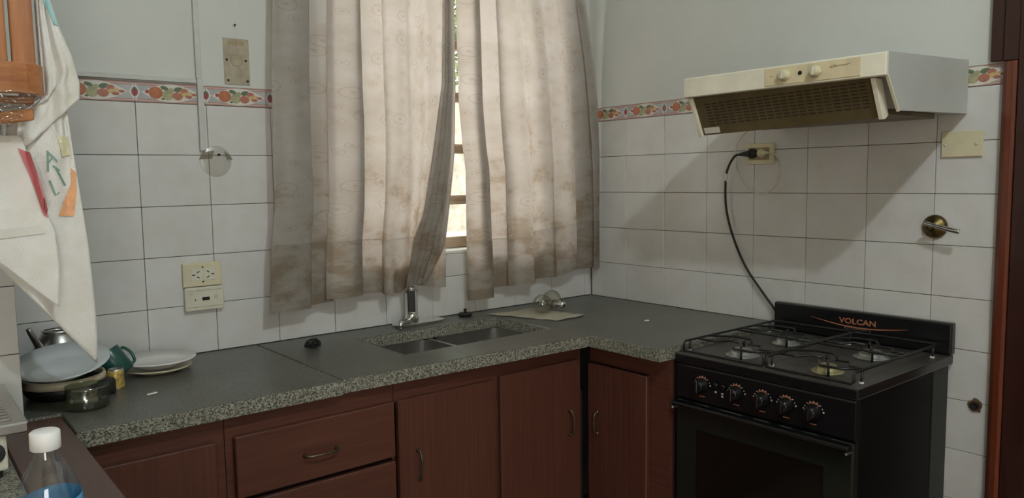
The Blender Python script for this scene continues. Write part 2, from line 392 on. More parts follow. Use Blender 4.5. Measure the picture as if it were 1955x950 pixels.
# --- back wall (plane y=0) with the window opening
WX0, WX1, WZ0, WZ1 = -1.262, -0.185, 1.135, 2.36
ZT = 1.65; ZB = ZT + 0.0575     # top of the tiling, top of the border
bm = B()
box(bm, XL, WX0, 0.0, 0.22, ZB, CEIL); box(bm, WX1, 0.22, 0.0, 0.22, ZB, CEIL); box(bm, WX0, WX1, 0.0, 0.22, WZ1, CEIL)
box(bm, XL, WX0, 0.006, 0.22, 0, ZB); box(bm, WX1, 0.22, 0.006, 0.22, 0, ZB); box(bm, WX0, WX1, 0.006, 0.22, 0, WZ0)
wall_back = mk('wall_back', bm, 'plaster', kind='structure')
bm = B()
box(bm, -2.21, WX0, 0.0035, 0.006, 0.86, ZB); box(bm, WX1, -0.0005, 0.0035, 0.006, 0.86, ZB); box(bm, WX0, WX1, 0.0035, 0.006, 0.86, WZ0)
mk('grout', bm, 'grout', wall_back)
# --- right wall (plane x=0); doorway beyond y=-1.572
DOOR_Y = -1.575
bm = B()
box(bm, 0.0, 0.22, DOOR_Y, 0.0, ZB, CEIL); box(bm, 0.006, 0.22, DOOR_Y, 0.0, 0, ZB)
box(bm, 0.0, 0.22, YF, -2.55, 0, CEIL); box(bm, 0.0, 0.22, -2.55, DOOR_Y, 2.2, CEIL)
wall_right = mk('wall_right', bm, 'plaster', kind='structure')
bm = B(); box(bm, 0.0035, 0.006, DOOR_Y, -0.0005, 0.0, ZB); mk('grout', bm, 'grout', wall_right)

TM = {}
def tile_mesh(w, h, m):
    k = (round(w, 4), round(h, 4), m)
    if k not in TM:
        b = B(); box(b, -w / 2, w / 2, 0, 0.006, -h / 2, h / 2, 0.0012)
        me = bpy.data.meshes.new('tile'); b.to_mesh(me); b.free(); me.materials.append(MATS[m]); TM[k] = me
    return TM[k]
GAP = 0.0016
def put_tile(parent, a0, a1, z0, z1, side, name='tile', mesh=None):
    w, h = a1 - a0 - GAP, z1 - z0 - GAP
    if w < 0.004 or h < 0.004: return
    o = bpy.data.objects.new(name, mesh or tile_mesh(w, h, 'tile')); COL.objects.link(o); o.parent = parent
    zc = (z0 + z1) / 2; ac = (a0 + a1) / 2
    j = random.uniform(-0.0002, 0.0002)
    if side == 'B': o.location = (ac, -0.0 + j, zc)
    elif side == 'P': o.location = (ac, -0.42 + j, zc)
    else: o.location = (0.0 + j, -ac, zc); o.rotation_euler = (0, 0, -pi / 2)
    o.rotation_euler.x = random.uniform(-0.0015, 0.0015)
    return o
# printed border tile: fruit medallion between rose bands, half a strawberry on each end
mat('b_ground', (0.43, 0.44, 0.46), 0.25, var=0.12, vscale=20); mat('b_band', (0.42, 0.25, 0.22), 0.3); mat('b_line', (0.62, 0.52, 0.48), 0.3)
mat('b_white', (0.66, 0.65, 0.60), 0.25); mat('b_orange', (0.46, 0.16, 0.08), 0.3, var=0.3, vscale=60); mat('b_pear', (0.38, 0.37, 0.22), 0.3, var=0.3, vscale=60)
mat('b_red', (0.42, 0.17, 0.12), 0.3, var=0.3, vscale=70); mat('b_leaf', (0.12, 0.17, 0.10), 0.3); mat('b_yellow', (0.58, 0.42, 0.18), 0.3); mat('b_berry', (0.30, 0.07, 0.08), 0.3)
BS = ['b_ground', 'b_band', 'b_line', 'b_white', 'b_orange', 'b_pear', 'b_red', 'b_leaf', 'b_yellow', 'b_berry']
def border_mesh(x0=-0.1, x1=0.1):
    b = B(); h = 0.0575 - GAP; x0 += GAP / 2; x1 -= GAP / 2
    box(b, x0, x1, -0.0006, 0.006, -h / 2, h / 2)
    lev = [0]
    def poly(pts, mi):
        lev[0] += 1; y = -0.0006 - 0.00004 * lev[0]
        pts = [(min(max(x, x0), x1), z) for x, z in pts]
        if max(p[0] for p in pts) - min(p[0] for p in pts) < 0.002: return
        f = b.faces.new([b.verts.new((x, y, z)) for x, z in pts]); f.material_index = mi
        f.normal_update()
        if f.normal.y > 0: f.normal_flip()
    def ell(cx, cz, rx, rz, mi, n=14, rot=0.0):
        poly([(cx + rx * cos(t) * cos(rot) - rz * sin(t) * sin(rot), cz + rx * cos(t) * sin(rot) + rz * sin(t) * cos(rot)) for t in [2 * pi * i / n for i in range(n)]], mi)
    for s in (-1, 1):
        poly([(x0, s * h / 2), (x1, s * h / 2), (x1, s * (h / 2 - 0.009)), (x0, s * (h / 2 - 0.009))], 1)
        poly([(x0, s * (h / 2 - 0.004)), (x1, s * (h / 2 - 0.004)), (x1, s * (h / 2 - 0.0055)), (x0, s * (h / 2 - 0.0055))], 2)
    def lens(rx, rz, mi): poly([(rx * (2 * k / 12 - 1), rz * (1 - abs(2 * k / 12 - 1) ** 2.0)) for k in range(13)] + [(rx * (1 - 2 * k / 12), -rz * (1 - abs(2 * k / 12 - 1) ** 2.0)) for k in range(1, 12)], mi)
    lens(0.082, 0.026, 3)
    ell(-0.066, 0.002, 0.006, 0.005, 9); ell(0.066, -0.001, 0.009, 0.004, 6)
    ell(-0.043, 0.000, 0.020, 0.0175, 4); ell(-0.018, 0.014, 0.012, 0.006, 7, rot=-0.3)
    ell(-0.010, -0.006, 0.016, 0.0145, 5); ell(-0.002, 0.006, 0.011, 0.008, 5, rot=0.7)
    ell(0.020, 0.012, 0.013, 0.007, 7, rot=0.2); ell(0.018, -0.007, 0.015, 0.012, 6); ell(0.037, 0.008, 0.012, 0.008, 6)
    ell(0.040, -0.002, 0.010, 0.007, 8); ell(0.050, -0.008, 0.010, 0.005, 6); ell(-0.024, -0.017, 0.005, 0.003, 7); ell(0.054, 0.003, 0.006, 0.004, 8)
    for e in (-0.1, 0.1):
        ell(e, 0, 0.015, 0.027, 3, 4); ell(e, 0, 0.013, 0.016, 3); ell(e, 0, 0.009, 0.0125, 9); ell(e, 0.009, 0.006, 0.004, 7)
    me = bpy.data.meshes.new('border_tile'); b.to_mesh(me); b.free()
    for s in BS: me.materials.append(MATS[s])
    return me
full_border = border_mesh()
def put_border(parent, a0, a1, ac, side):
    """border piece between a0 and a1 of the tile centred on ac"""
    me = full_border if abs(a1 - a0 - 0.2) < 0.002 else border_mesh(a0 - ac, a1 - ac)
    put_tile(parent, ac - 0.1, ac + 0.1, ZT, ZB, side, 'border_tile', me)
BC = -1.6351                               # a vertical joint of the back wall
for c in range(-3, 9):
    a0, a1 = BC + 0.2 * c, BC + 0.2 * (c + 1)
    a0c, a1c = max(a0, -2.206), min(a1, -0.0005)
    if a1c - a0c < 0.005: continue
    for k in range(5):
        z1 = ZT - 0.15 * k; z0 = z1 - 0.15
        if k == 4: z0 += 0.0012
        if a1c <= WX0 or a0c >= WX1 or z1 <= WZ0: put_tile(wall_back, a0c, a1c, z0, z1, 'B'); continue
        if z0 < WZ0: put_tile(wall_back, a0c, a1c, z0, WZ0, 'B')
        zz = max(z0, WZ0)
        if a0c < WX0: put_tile(wall_back, a0c, WX0, zz, z1, 'B')
        if a1c > WX1: put_tile(wall_back, WX1, a1c, zz, z1, 'B')
    for lo, hi in ((a0c, min(a1c, WX0)), (max(a0c, WX1), a1c)):
        if hi - lo > 0.01: put_border(wall_back, lo, hi, (a0 + a1) / 2, 'B')
RC = 0.2063                                # first vertical joint of the right wall, distance from the corner
for c in range(-1, 7):
    a0, a1 = RC + 0.2 * c, RC + 0.2 * (c + 1)
    a0c, a1c = (0.007 if c == -1 else a0), min(a1, -DOOR_Y - 0.001)
    for k in range(11):
        z1 = ZT - 0.15 * k; z0 = z1 - 0.15
        if k >= 5 and a1c < 0.91: continue          # behind the corner cabinet
        put_tile(wall_right, a0c, a1c, z0, z1, 'R')
    put_border(wall_right, a0c, a1c, (a0 + a1) / 2, 'R')
# --- tiled pillar at the left end of the counter
PX = -2.207
bm = B(); box(bm, XL, PX - 0.006, -0.414, 0.0, 0, CEIL); box(bm, PX - 0.006, PX, -0.414, 0.0, ZB, CEIL)
pillar = mk('wall_pillar', bm, 'plaster', kind='structure')
bm = B(); box(bm, -3.0, PX - 0.001, -0.4165, -0.414, 0.86, ZB); box(bm, PX - 0.006, PX - 0.0005, -0.4165, -0.001, 0.86, ZB); mk('grout', bm, 'grout', pillar)
for c in range(3):
    a1 = PX - 0.2 * c; a0 = a1 - 0.2
    for k in range(5): put_tile(pillar, a0, a1, ZT - 0.15 * (k + 1) + (0.0012 if k == 4 else 0), ZT - 0.15 * k, 'P')
    put_border(pillar, a0, a1, (a0 + a1) / 2, 'P')

# --- door frame on the right wall
door = thing('door_1', 'dark', 'x', (0, -1.58, 0)); del door['label']; del door['category']; door['kind'] = 'structure'
bm = B(); prism(bm, [(-0.032, -1.605), (-0.031, -1.590), (-0.022, -1.578), (-0.001, -1.576), (0.10, -1.576), (0.10, -1.612), (-0.026, -1.612)], 'Z', 0.0, ZB - 0.001, mi=0)
mk('moulding', bm, 'door_wood', door)
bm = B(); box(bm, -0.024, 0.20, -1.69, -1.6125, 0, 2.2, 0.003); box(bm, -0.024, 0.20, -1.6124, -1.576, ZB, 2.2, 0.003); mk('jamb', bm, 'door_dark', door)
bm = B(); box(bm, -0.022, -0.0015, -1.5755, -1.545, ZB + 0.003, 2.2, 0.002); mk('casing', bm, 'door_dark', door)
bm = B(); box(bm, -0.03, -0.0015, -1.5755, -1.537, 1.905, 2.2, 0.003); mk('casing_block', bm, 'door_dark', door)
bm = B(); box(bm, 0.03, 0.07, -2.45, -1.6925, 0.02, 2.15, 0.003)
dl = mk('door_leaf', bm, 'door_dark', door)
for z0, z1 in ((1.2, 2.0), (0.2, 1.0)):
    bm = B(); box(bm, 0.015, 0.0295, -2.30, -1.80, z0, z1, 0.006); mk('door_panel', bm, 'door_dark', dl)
bm = B(); box(bm, -0.03, 0.2, -2.55, -2.452, 0, 2.2, 0.004); mk('jamb', bm, 'door_wood', door)

# --- window: wooden frame with horizontal rails and panes, stone sill, garden outside
win = thing('window_1', 'x', 'x', ((WX0 + WX1) / 2, 0.12, WZ0)); del win['label']; del win['category']; win['kind'] = 'structure'
bm = B(); box(bm, WX0 + 0.001, WX1 - 0.001, 0.002, 0.218, WZ0, WZ0 + 0.012, 0.002); mk('sill', bm, 'white_plastic', win)
bm = B()
for x0, x1 in ((WX0 + 0.002, WX0 + 0.045), (WX1 - 0.045, WX1 - 0.002)): box(bm, x0, x1, 0.10, 0.15, WZ0 + 0.013, WZ1 - 0.002, 0.003)
box(bm, WX0 + 0.046, WX1 - 0.046, 0.10, 0.15, WZ1 - 0.05, WZ1 - 0.002, 0.003); box(bm, WX0 + 0.046, WX1 - 0.046, 0.10, 0.15, WZ0 + 0.013, WZ0 + 0.055, 0.003)
mk('window_frame', bm, 'window_wood', win)
WZr = [1.335, 1.535, 1.735, 1.935, 2.135]
for z in WZr:
    bm = B(); box(bm, WX0 + 0.046, WX1 - 0.046, 0.105, 0.145, z - 0.018, z - 0.005, 0.002); box(bm, WX0 + 0.046, WX1 - 0.046, 0.11, 0.14, z - 0.005, z + 0.005); box(bm, WX0 + 0.046, WX1 - 0.046, 0.105, 0.145, z + 0.005, z + 0.018, 0.002)
    mk('rail', bm, 'window_wood', win)
zs = [WZ0 + 0.055] + WZr + [WZ1 - 0.05]
for a, b_ in zip(zs, zs[1:]):
    bm = B(); box(bm, WX0 + 0.046, WX1 - 0.046, 0.124, 0.127, a + 0.0185, b_ - 0.0185); mk('pane', bm, 'pane', win)
bm = B(); box(bm, -3.5, 4.0, 2.6, 2.8, -0.5, 2.15); gw = mk('garden_wall', bm, 'garden_wall', origin=(0, 2.7, -0.5)); tag(gw, 'pale rendered garden wall outside beyond the window', 'wall')
bm = B(); box(bm, -6, 6, 0.24, 6.5, -0.55, -0.5); mk('ground', bm, 'yard_paving', kind='structure')
tr_ = thing('tree', 'small leafy green tree behind the garden wall outside the window', 'tree', (1.75, 3.5, -0.5))
bm = B(); tube(bm, [(1.75, 3.5, -0.5), (1.78, 3.5, 0.8), (1.72, 3.52, 2.0), (1.75, 3.5, 3.0)], lambda q: lerp(0.09, 0.03, q), 10, 4); mk('trunk', bm, 'bark', tr_, smooth=True)
bm = B(); rg = random.Random(5)
for k in range(1500):
    d_ = Vector((rg.gauss(0, 1), rg.gauss(0, 1), rg.gauss(0, 1))).normalized() * (0.75 * rg.random() ** 0.4); c_ = Vector((1.75, 3.5, 2.85)) + Vector((d_.x, d_.y * 0.75, d_.z * 0.85))
    a_, b_, n_ = frame_of((rg.gauss(0, 1), rg.gauss(0, 1), rg.gauss(0, 1))); l_ = rg.uniform(0.04, 0.075)
    bm.faces.new([bm.verts.new(c_ + a_ * l_), bm.verts.new(c_ + b_ * l_ * 0.45), bm.verts.new(c_ - a_ * l_), bm.verts.new(c_ - b_ * l_ * 0.45)])
mk('crown', bm, 'foliage', tr_, kind='stuff')

# ================================================================== WORKTOPS
def slab(name, xs, ys, inside, z0, z1, warp, origin):
    bm = B(); V = {}
    def v(i, j, z):
        k = (i, j, z)
        if k not in V: x, y = warp(xs[i], ys[j]); V[k] = bm.verts.new((x, y, z))
        return V[k]
    nx, ny = len(xs) - 1, len(ys) - 1
    ins = lambda i, j: 0 <= i < nx and 0 <= j < ny and inside((xs[i] + xs[i + 1]) / 2, (ys[j] + ys[j + 1]) / 2)
    for i in range(nx):
        for j in range(ny):
            if not ins(i, j): continue
            f = bm.faces.new((v(i, j, z1), v(i + 1, j, z1), v(i + 1, j + 1, z1), v(i, j + 1, z1)))
            bm.faces.new((v(i, j, z0), v(i, j + 1, z0), v(i + 1, j + 1, z0), v(i + 1, j, z0)))
            for (di, dj, a, b) in ((-1, 0, (i, j), (i, j + 1)), (1, 0, (i + 1, j + 1), (i + 1, j)), (0, -1, (i + 1, j), (i, j)), (0, 1, (i, j + 1), (i + 1, j + 1))):
                if not ins(i + di, j + dj):
                    f = bm.faces.new((v(*a, z0), v(*b, z0), v(*b, z1), v(*a, z1))); f.material_index = 1
    bmesh.ops.recalc_face_normals(bm, faces=bm.faces[:])
    es = [e for e in bm.edges if len(e.link_faces) == 2 and abs(e.link_faces[0].normal.dot(e.link_faces[1].normal)) < 0.5 and all(abs(q.co.z - z1) < 1e-6 for q in e.verts)]
    bmesh.ops.bevel(bm, geom=es, offset=0.002, segments=1, affect='EDGES', profile=0.5, material=0)
    return mk(name, bm, ['granite_top', 'granite_rough'], origin=origin)
CT, CB = 0.90, 0.862
def wR(x, y):
    if abs(y + 0.60) < 1e-6: y = lerp(-0.580, -0.6185, (x + 1.51) / 0.87)
    return x, y
o = slab('countertop', [-1.5095, -1.235, -0.648, -0.638, -0.001], [-0.912, -0.60, -0.445, -0.142, -0.001],
         lambda x, y: (y > -0.60 or x > -0.638) and not (-1.235 < x < -0.648 and -0.445 < y < -0.142), CB, CT, wR, (-0.7, -0.3, CB))
tag(o, 'dark grey granite worktop with the double sink cut-out, running round the corner', 'countertop')
o = slab('countertop', [-2.2055, -2.135, -1.5155], [-0.5905, -0.4195, -0.001], lambda x, y: x > -2.135 or y > -0.4195, CB, CT, lambda x, y: (x, y), (-1.8, -0.3, CB))
tag(o, 'dark grey granite worktop slab carrying the white plates and kettle', 'countertop')
# left run: wooden edge strip and its own granite
bm = B(); box(bm, -2.262, -2.1375, -1.95, -0.432, 0.0, 0.8985, 0.003)
tag(mk('wooden_partition', bm, 'strip_wood', origin=(-2.19, -1.2, 0)), 'brown wooden partition board ending at the granite worktop and pillar', 'partition')
bm = B(); box(bm, -2.85, -2.264, -1.95, -0.4225, 0.845, 0.9, 0.003)
tag(mk('countertop', bm, 'granite_rough', origin=(-2.5, -1.2, 0.845)), 'speckled granite worktop under the water bottle and cream appliance', 'countertop')
bm = B(); box(bm, -2.85, -2.264, -1.93, -0.4225, 0.0, 0.8445, 0.003)
tag(mk('base_cabinet', bm, 'cabinet_hy', origin=(-2.5, -1.2, 0)), 'brown base cabinet under the speckled granite worktop by the pillar', 'cabinet')

# ================================================================== BASE CABINETS
YB, YD = -0.556, -0.574         # face frame, door face (back run)
def pull(parent, p, axis, L, out):
    """bow handle centred on p: two feet and an arched bar"""
    p = Vector(p); a = Vector(axis); o = Vector(out); bm = B()
    for s in (-1, 1): lathe(bm, [(0, 0), (0.0065, 0), (0.0065, 0.002), (0.0035, 0.006), (0.0035, 0.015), (0, 0.015)], p + a * (s * L / 2), o, 10)
    tube(bm, [p + a * (-L / 2) + o * 0.013, p + a * (-L * 0.3) + o * 0.021, p + o * 0.023, p + a * (L * 0.3) + o * 0.021, p + a * (L / 2) + o * 0.013], 0.0032, 8, 4)
    return mk('handle', bm, 'handle_metal', parent, smooth=True)
def front(parent, name, x0, x1, z0, z1, m):
    bm = B(); box(bm, x0, x1, YD, YB - 0.0006, z0, z1, 0.0022); return mk(name, bm, m, parent)
ZC0, ZC1 = 0.0, 0.8612
def carcass(parent, x0, x1, rails, top=None):
    bm = B(); box(bm, x0, x1, YB + 0.018, -0.012, 0.10, top or ZC1, 0.0); box(bm, x0 + 0.002, x1 - 0.002, -0.50, -0.02, 0.0, 0.0995); mk('body', bm, 'cabinet_dark', parent)
    bm = B()
    for r in rails: box(bm, r[0], r[1], YB, YB + 0.0175, r[2], r[3])
    mk('face_frame', bm, 'cabinet_h', parent)
G = 'base cabinets under the granite worktops'
c1 = thing('base_cabinet', 'reddish-brown base cabinet next to the wooden partition board', 'cabinet', (-1.97, -0.28, 0), G)
carcass(c1, -2.134, -1.818, [(-2.134, -1.818, 0.80, ZC1), (-1.842, -1.818, 0.1, 0.80), (-2.134, -2.10, 0.1, 0.80)])
d = front(c1, 'door', -2.115, -1.841, 0.12, 0.803, 'cabinet_v'); pull(d, (-1.875, YD, 0.62), (0, 0, 1), 0.082, (0, -1, 0))
c2 = thing('base_cabinet', 'reddish-brown drawer unit with bow-handled drawers under the counter seam', 'cabinet', (-1.58, -0.28, 0), G)
carcass(c2, -1.816, -1.348, [(-1.816, -1.348, 0.80, ZC1), (-1.816, -1.797, 0.1, 0.80), (-1.356, -1.348, 0.1, 0.80)])
for z0, z1 in ((0.652, 0.806), (0.470, 0.640), (0.295, 0.460), (0.12, 0.285)):
    d = front(c2, 'drawer', -1.797, -1.3535, z0, z1, 'cabinet_h'); pull(d, (-1.577, YD, z0 + 0.068), (1, 0, 0), 0.088, (0, -1, 0))
c3 = thing('base_cabinet', 'reddish-brown two-door sink cabinet below the steel sink', 'cabinet', (-0.98, -0.28, 0), G)
carcass(c3, -1.346, -0.5905, [(-1.346, -0.619, 0.80, ZC1), (-1.0, -0.975, 0.1, 0.80), (-0.642, -0.619, 0.1, 0.80)], 0.69)
d = front(c3, 'door', -1.3415, -0.998, 0.12, 0.806, 'cabinet_v'); pull(d, (-1.282, YD, 0.612), (0, 0, 1), 0.082, (0, -1, 0))
d = front(c3, 'door', -0.977, -0.645, 0.12, 0.812, 'cabinet_v'); pull(d, (-0.688, YD, 0.608), (0, 0, 1), 0.080, (0, -1, 0))
XB_, XD = -0.588, -0.605
c4_ = thing('base_cabinet', 'reddish-brown corner cabinet with one door beside the black stove', 'cabinet', (-0.3, -0.74, 0), G)
bm = B(); box(bm, XB_ + 0.018, -0.012, -0.908, -0.575, 0.10, ZC1); box(bm, -0.53, -0.02, -0.90, -0.58, 0, 0.0995); mk('body', bm, 'cabinet_dark', c4_)
bm = B(); box(bm, XB_, XB_ + 0.0175, -0.908, -0.5745, 0.80, ZC1); box(bm, XB_, XB_ + 0.0175, -0.908, -0.828, 0.1, 0.80); mk('face_frame', bm, 'cabinet_hy', c4_)
bm = B(); box(bm, XD, XB_ - 0.0006, -0.832, -0.578, 0.12, 0.797, 0.0022); d = mk('door', bm, 'cabinet_v', c4_)
for z in (0.637, 0.565):
    bm = B(); lathe(bm, [(0, 0), (0.007, 0), (0.007, 0.003), (0.003, 0.007), (0, 0.008)], (XD, -0.622, z), (-1, 0, 0), 10); mk('handle_stud', bm, 'brass_aged', d, smooth=True)
tube_b = B(); tube(tube_b, [(XD - 0.006, -0.622, 0.637), (XD - 0.016, -0.622, 0.622), (XD - 0.016, -0.622, 0.58), (XD - 0.006, -0.622, 0.565)], 0.003, 8, 4); mk('handle', tube_b, 'handle_metal', d, smooth=True)

# ================================================================== SINK AND TAP
def rrect(x0, x1, y0, y1, r, n=5):
    pts = []
    for cx, cy, a in ((x1 - r, y1 - r, 0), (x0 + r, y1 - r, pi / 2), (x0 + r, y0 + r, pi), (x1 - r, y0 + r, 3 * pi / 2)):
        for k in range(n + 1): t = a + pi / 2 * k / n; pts.append((cx + r * cos(t), cy + r * sin(t)))
    return pts
sink = thing('sink', 'stainless steel double bowl sink set below the granite worktop', 'sink', (-0.94, -0.29, 0.70))
def bowl(x0, x1):
    bm = B(); y0, y1 = -0.452, -0.137
    rings = []
    for ins, z, r in ((0.0, 0.8605, 0.045), (0.0, 0.845, 0.045), (0.004, 0.735, 0.045), (0.010, 0.715, 0.045), (0.03, 0.704, 0.04), (0.09, 0.702, 0.03)):
        rings.append([bm.verts.new((x, y, z)) for x, y in rrect(x0 + ins, x1 - ins, y0 + ins, y1 - ins, r)])
    n = len(rings[0])
    for a, b in zip(rings, rings[1:]):
        for i in range(n): bm.faces.new((a[i], a[(i + 1) % n], b[(i + 1) % n], b[i]))
    bm.faces.new(rings[-1])
    bmesh.ops.recalc_face_normals(bm, faces=bm.faces[:])
    for f in bm.faces: f.normal_flip()
    o = mk('bowl', bm, 'steel', sink, smooth=True)
    bm = B(); lathe(bm, [(0.042, 0.0012), (0.040, 0.003), (0.030, 0.002), (0.028, 0.0015), (0, 0.0013)], ((x0 + x1) / 2, -0.29, 0.702), (0, 0, 1), 20); mk('drain', bm, 'chrome', o, smooth=True)
bowl(-1.243, -0.957); bowl(-0.939, -0.640)
bm = B(); box(bm, -0.9565, -0.9395, -0.449, -0.140, 0.846, 0.8605, 0.003); mk('divider', bm, 'steel', sink)

tap = thing('kitchen_tap', 'chrome mixer tap with black lever and low swivel spout at the back of the sink', 'tap', (-0.95, -0.062, CT))
bm = B(); prism(bm, rrect(-1.045, -0.835, -0.088, -0.034, 0.024), 'Z', CT + 0.0004, CT + 0.011, 0.002); mk('base_plate', bm, 'chrome', tap)
bm = B(); lathe(bm, [(0, 0.011), (0.025, 0.011), (0.025, 0.030), (0.0225, 0.034), (0.0225, 0.118), (0.021, 0.126), (0, 0.128)], (-0.968, -0.062, CT), (0, 0, 1), 24); col = mk('body', bm, 'chrome', tap, smooth=True)
bm = B(); box(bm, -0.9815, -0.9545, -0.0945, -0.0860, CT + 0.052, CT + 0.128, 0.0025, 2)
bmesh.ops.rotate(bm, cent=(-0.968, -0.062, CT + 0.05), matrix=Matrix.Rotation(radians(-32), 3, 'Z'), verts=bm.verts); mk('lever', bm, 'black_matte', tap)
bm = B(); lathe(bm, [(0, 0), (0.012, 0), (0.012, 0.016), (0.009, 0.019), (0, 0.02)], (-0.9801, -0.0811, CT + 0.036), (-0.535, -0.845, 0), 14); mk('lever_joint', bm, 'chrome', tap, smooth=True)
bm = B(); lathe(bm, [(0, 0.126), (0.013, 0.126), (0.013, 0.133), (0.009, 0.139), (0, 0.141)], (-0.968, -0.062, CT), (0, 0, 1), 16); mk('top_cap', bm, 'chrome', tap, smooth=True)
bm = B(); tube(bm, [(-0.985, -0.08, CT + 0.022), (-1.02, -0.105, CT + 0.025), (-1.055, -0.128, CT + 0.027)], 0.010, 12, 4); sp = mk('spout', bm, 'chrome', tap, smooth=True)
bm = B(); cyl(bm, (-1.056, -0.1285, CT + 0.004), (-1.056, -0.1285, CT + 0.034), 0.0085, 14); mk('aerator', bm, 'chrome', sp, smooth=True)

# ================================================================== RANGE HOOD
HY0, HY1 = -1.485, -0.885
hood = thing('range_hood', 'cream and white range hood with two round knobs fixed above the stove', 'range hood', (0, -1.185, 1.575))
bm = B(); prism(bm, [(-0.001, 1.577), (-0.001, 1.7252), (-0.484, 1.7087), (-0.484, 1.660), (-0.44, 1.650), (-0.39, 1.577)], 'Y', HY0 + 0.0062, HY1 - 0.0062, 0.001)
body = mk('body', bm, 'hood_white', hood)
for y0, y1 in ((HY0, HY0 + 0.006), (HY1 - 0.006, HY1)):
    bm = B(); prism(bm, [(-0.001, 1.576), (-0.001, 1.7255), (-0.484, 1.709), (-0.484, 1.656), (-0.416, 1.568)], 'Y', y0, y1, 0.001); sp_ = mk('side_panel', bm, 'hood_white', hood)
    bm = B(); prism(bm, [(-0.4845, 1.6555), (-0.4165, 1.5675), (-0.4195, 1.5655), (-0.4875, 1.6535)], 'Y', y0 - 0.0005, y1 + 0.0005); mk('edge_strip', bm, 'hood_cream', sp_)
bm = B(); prism(bm, [(-0.4845, 1.7085), (-0.4975, 1.7045), (-0.4975, 1.650), (-0.4845, 1.648)], 'Y', HY0 - 0.001, HY1 + 0.001, 0.0015); fa = mk('fascia', bm, 'hood_cream', hood)
bm = B(); box(bm, -0.500, -0.498, -1.425, -1.160, 1.655, 1.7015, 0.0006); cp = mk('control_panel', bm, 'hood_panel', hood)
for y in (-1.219, -1.307):
    bm = B(); lathe(bm, [(0, 0), (0.0165, 0), (0.0165, 0.004), (0.0135, 0.006), (0.0125, 0.015), (0.010, 0.017), (0, 0.017)], (-0.5003, y, 1.679), (-1, 0, 0), 24); k = mk('knob', bm, 'cream_plastic', hood, smooth=True)
    bm = B(); box(bm, -0.5205, -0.5175, y - 0.003, y + 0.003, 1.668, 1.690, 0.0008); mk('knob_grip', bm, 'cream_pale', k)
bm = B(); lathe(bm, [(0, 0), (0.0055, 0), (0.0055, 0.002), (0, 0.003)], (-0.5002, -1.264, 1.680), (-1, 0, 0), 12); mk('indicator_hole', bm, 'dark_hole', hood)
bm = B()
tube(bm, [(-0.5006, -1.345, 1.685), (-0.5006, -1.352, 1.6885), (-0.5006, -1.362, 1.6885), (-0.5006, -1.350, 1.683), (-0.5006, -1.345, 1.685)], 0.0006, 5, 4)
tube(bm, [(-0.5006, -1.358, 1.685), (-0.5006, -1.372, 1.687), (-0.5006, -1.385, 1.6865), (-0.5006, -1.398, 1.6885)], 0.0008, 5, 4); mk('lettering', bm, 'plastic_grime', cp); bm = B()
tube(bm, [(-0.5006, -1.175, 1.679), (-0.5006, -1.185, 1.680)], 0.0007, 5)
mk('lettering', bm, 'plastic_grime', cp)
# tilted grease filter between two cheeks
FT, FB = Vector((-0.476, 0, 1.6490)), Vector((-0.424, 0, 1.541))
fd = (FB - FT).normalized(); fnrm = Vector((fd.z, 0, -fd.x))
if fnrm.x > 0: fnrm = -fnrm
def onF(y, t, e=0.0): p = FT + (FB - FT) * t + fnrm * e; return Vector((p.x, y, p.z - 0.004 + 0.016 * (-0.905 - y) / 0.535))
bm = B()
def fbox(bm, y0, y1, t0, t1, e0, e1):
    v = [bm.verts.new(onF(y, t, e)) for y in (y0, y1) for t in (t0, t1) for e in (e0, e1)]
    fs = [bm.faces.new([v[i] for i in q]) for q in ((0, 1, 3, 2), (4, 6, 7, 5), (0, 4, 5, 1), (2, 3, 7, 6), (0, 2, 6, 4), (1, 5, 7, 3))]
    bmesh.ops.recalc_face_normals(bm, faces=fs)
fbox(bm, -1.440, -0.905, 0, 1, -0.004, 0.0); fl = mk('grease_filter', bm, 'hood_filter', hood)
bm = B()
for r in range(8):
    for c in range(20):
        y = -0.938 - 0.0245 * c; t = 0.17 + 0.078 * r
        fbox(bm, y - 0.018, y, t, t + 0.030, 0.0, 0.0006)
mk('slots', bm, 'filter_slot', fl, kind='stuff')
bm = B(); fbox(bm, -0.967, -0.912, 0.80, 0.955, 0.0006, 0.0012); mk('sticker', bm, 'sticker_white', fl)
for y0, y1, dz in ((-1.453, -1.4408, 0.012), (-0.9045, -0.8925, -0.004)):
    bm = B(); prism(bm, [(-0.4835, 1.6475), (-0.4325, 1.536 + dz), (-0.421, 1.537 + dz), (-0.404, 1.560), (-0.4450, 1.6475)], 'Y', y0, y1, 0.001); mk('cheek', bm, 'hood_cream', hood)
bm = B(); box(bm, -0.395, -0.10, -1.44, -0.905, 1.562, 1.5765, 0.002); mk('underside_tray', bm, 'hood_filter', hood)

# ================================================================== STOVE
SY0, SY1 = -1.478, -0.918      # right and left sides
stove = thing('gas_stove', 'black four-burner gas stove with five knobs and a glass oven door', 'stove', (-0.3, -1.2, 0))
bm = B(); box(bm, -0.545, -0.012, SY0 + 0.012, SY1 - 0.008, 0.05, 0.8545, 0.003); bd = mk('body', bm, 'black_side', stove)
bm = B(); box(bm, -0.115, -0.014, SY0 + 0.0105, SY0 + 0.0119, 0.055, 0.853); mk('rear_panel', bm, 'side_panel_grey', bd)
bm = B(); box(bm, -0.52, -0.03, SY0 + 0.03, SY1 - 0.03, 0.0, 0.0495); mk('plinth', bm, 'black_matte', stove)
bm = B(); box(bm, -0.575, -0.008, SY0, SY1, 0.855, 0.8835, 0.004, 2); bm.normal_update()
for f in bm.faces: f.material_index = 0 if f.normal.z > 0.6 else 1
mk('cooktop', bm, ['cooktop', 'black_enamel'], stove)
bm = B(); box(bm, -0.037, -0.0075, SY0 - 0.004, SY1 + 0.002, 0.884, 0.9785, 0.005, 2); bs = mk('backsplash', bm, 'black_enamel', stove)
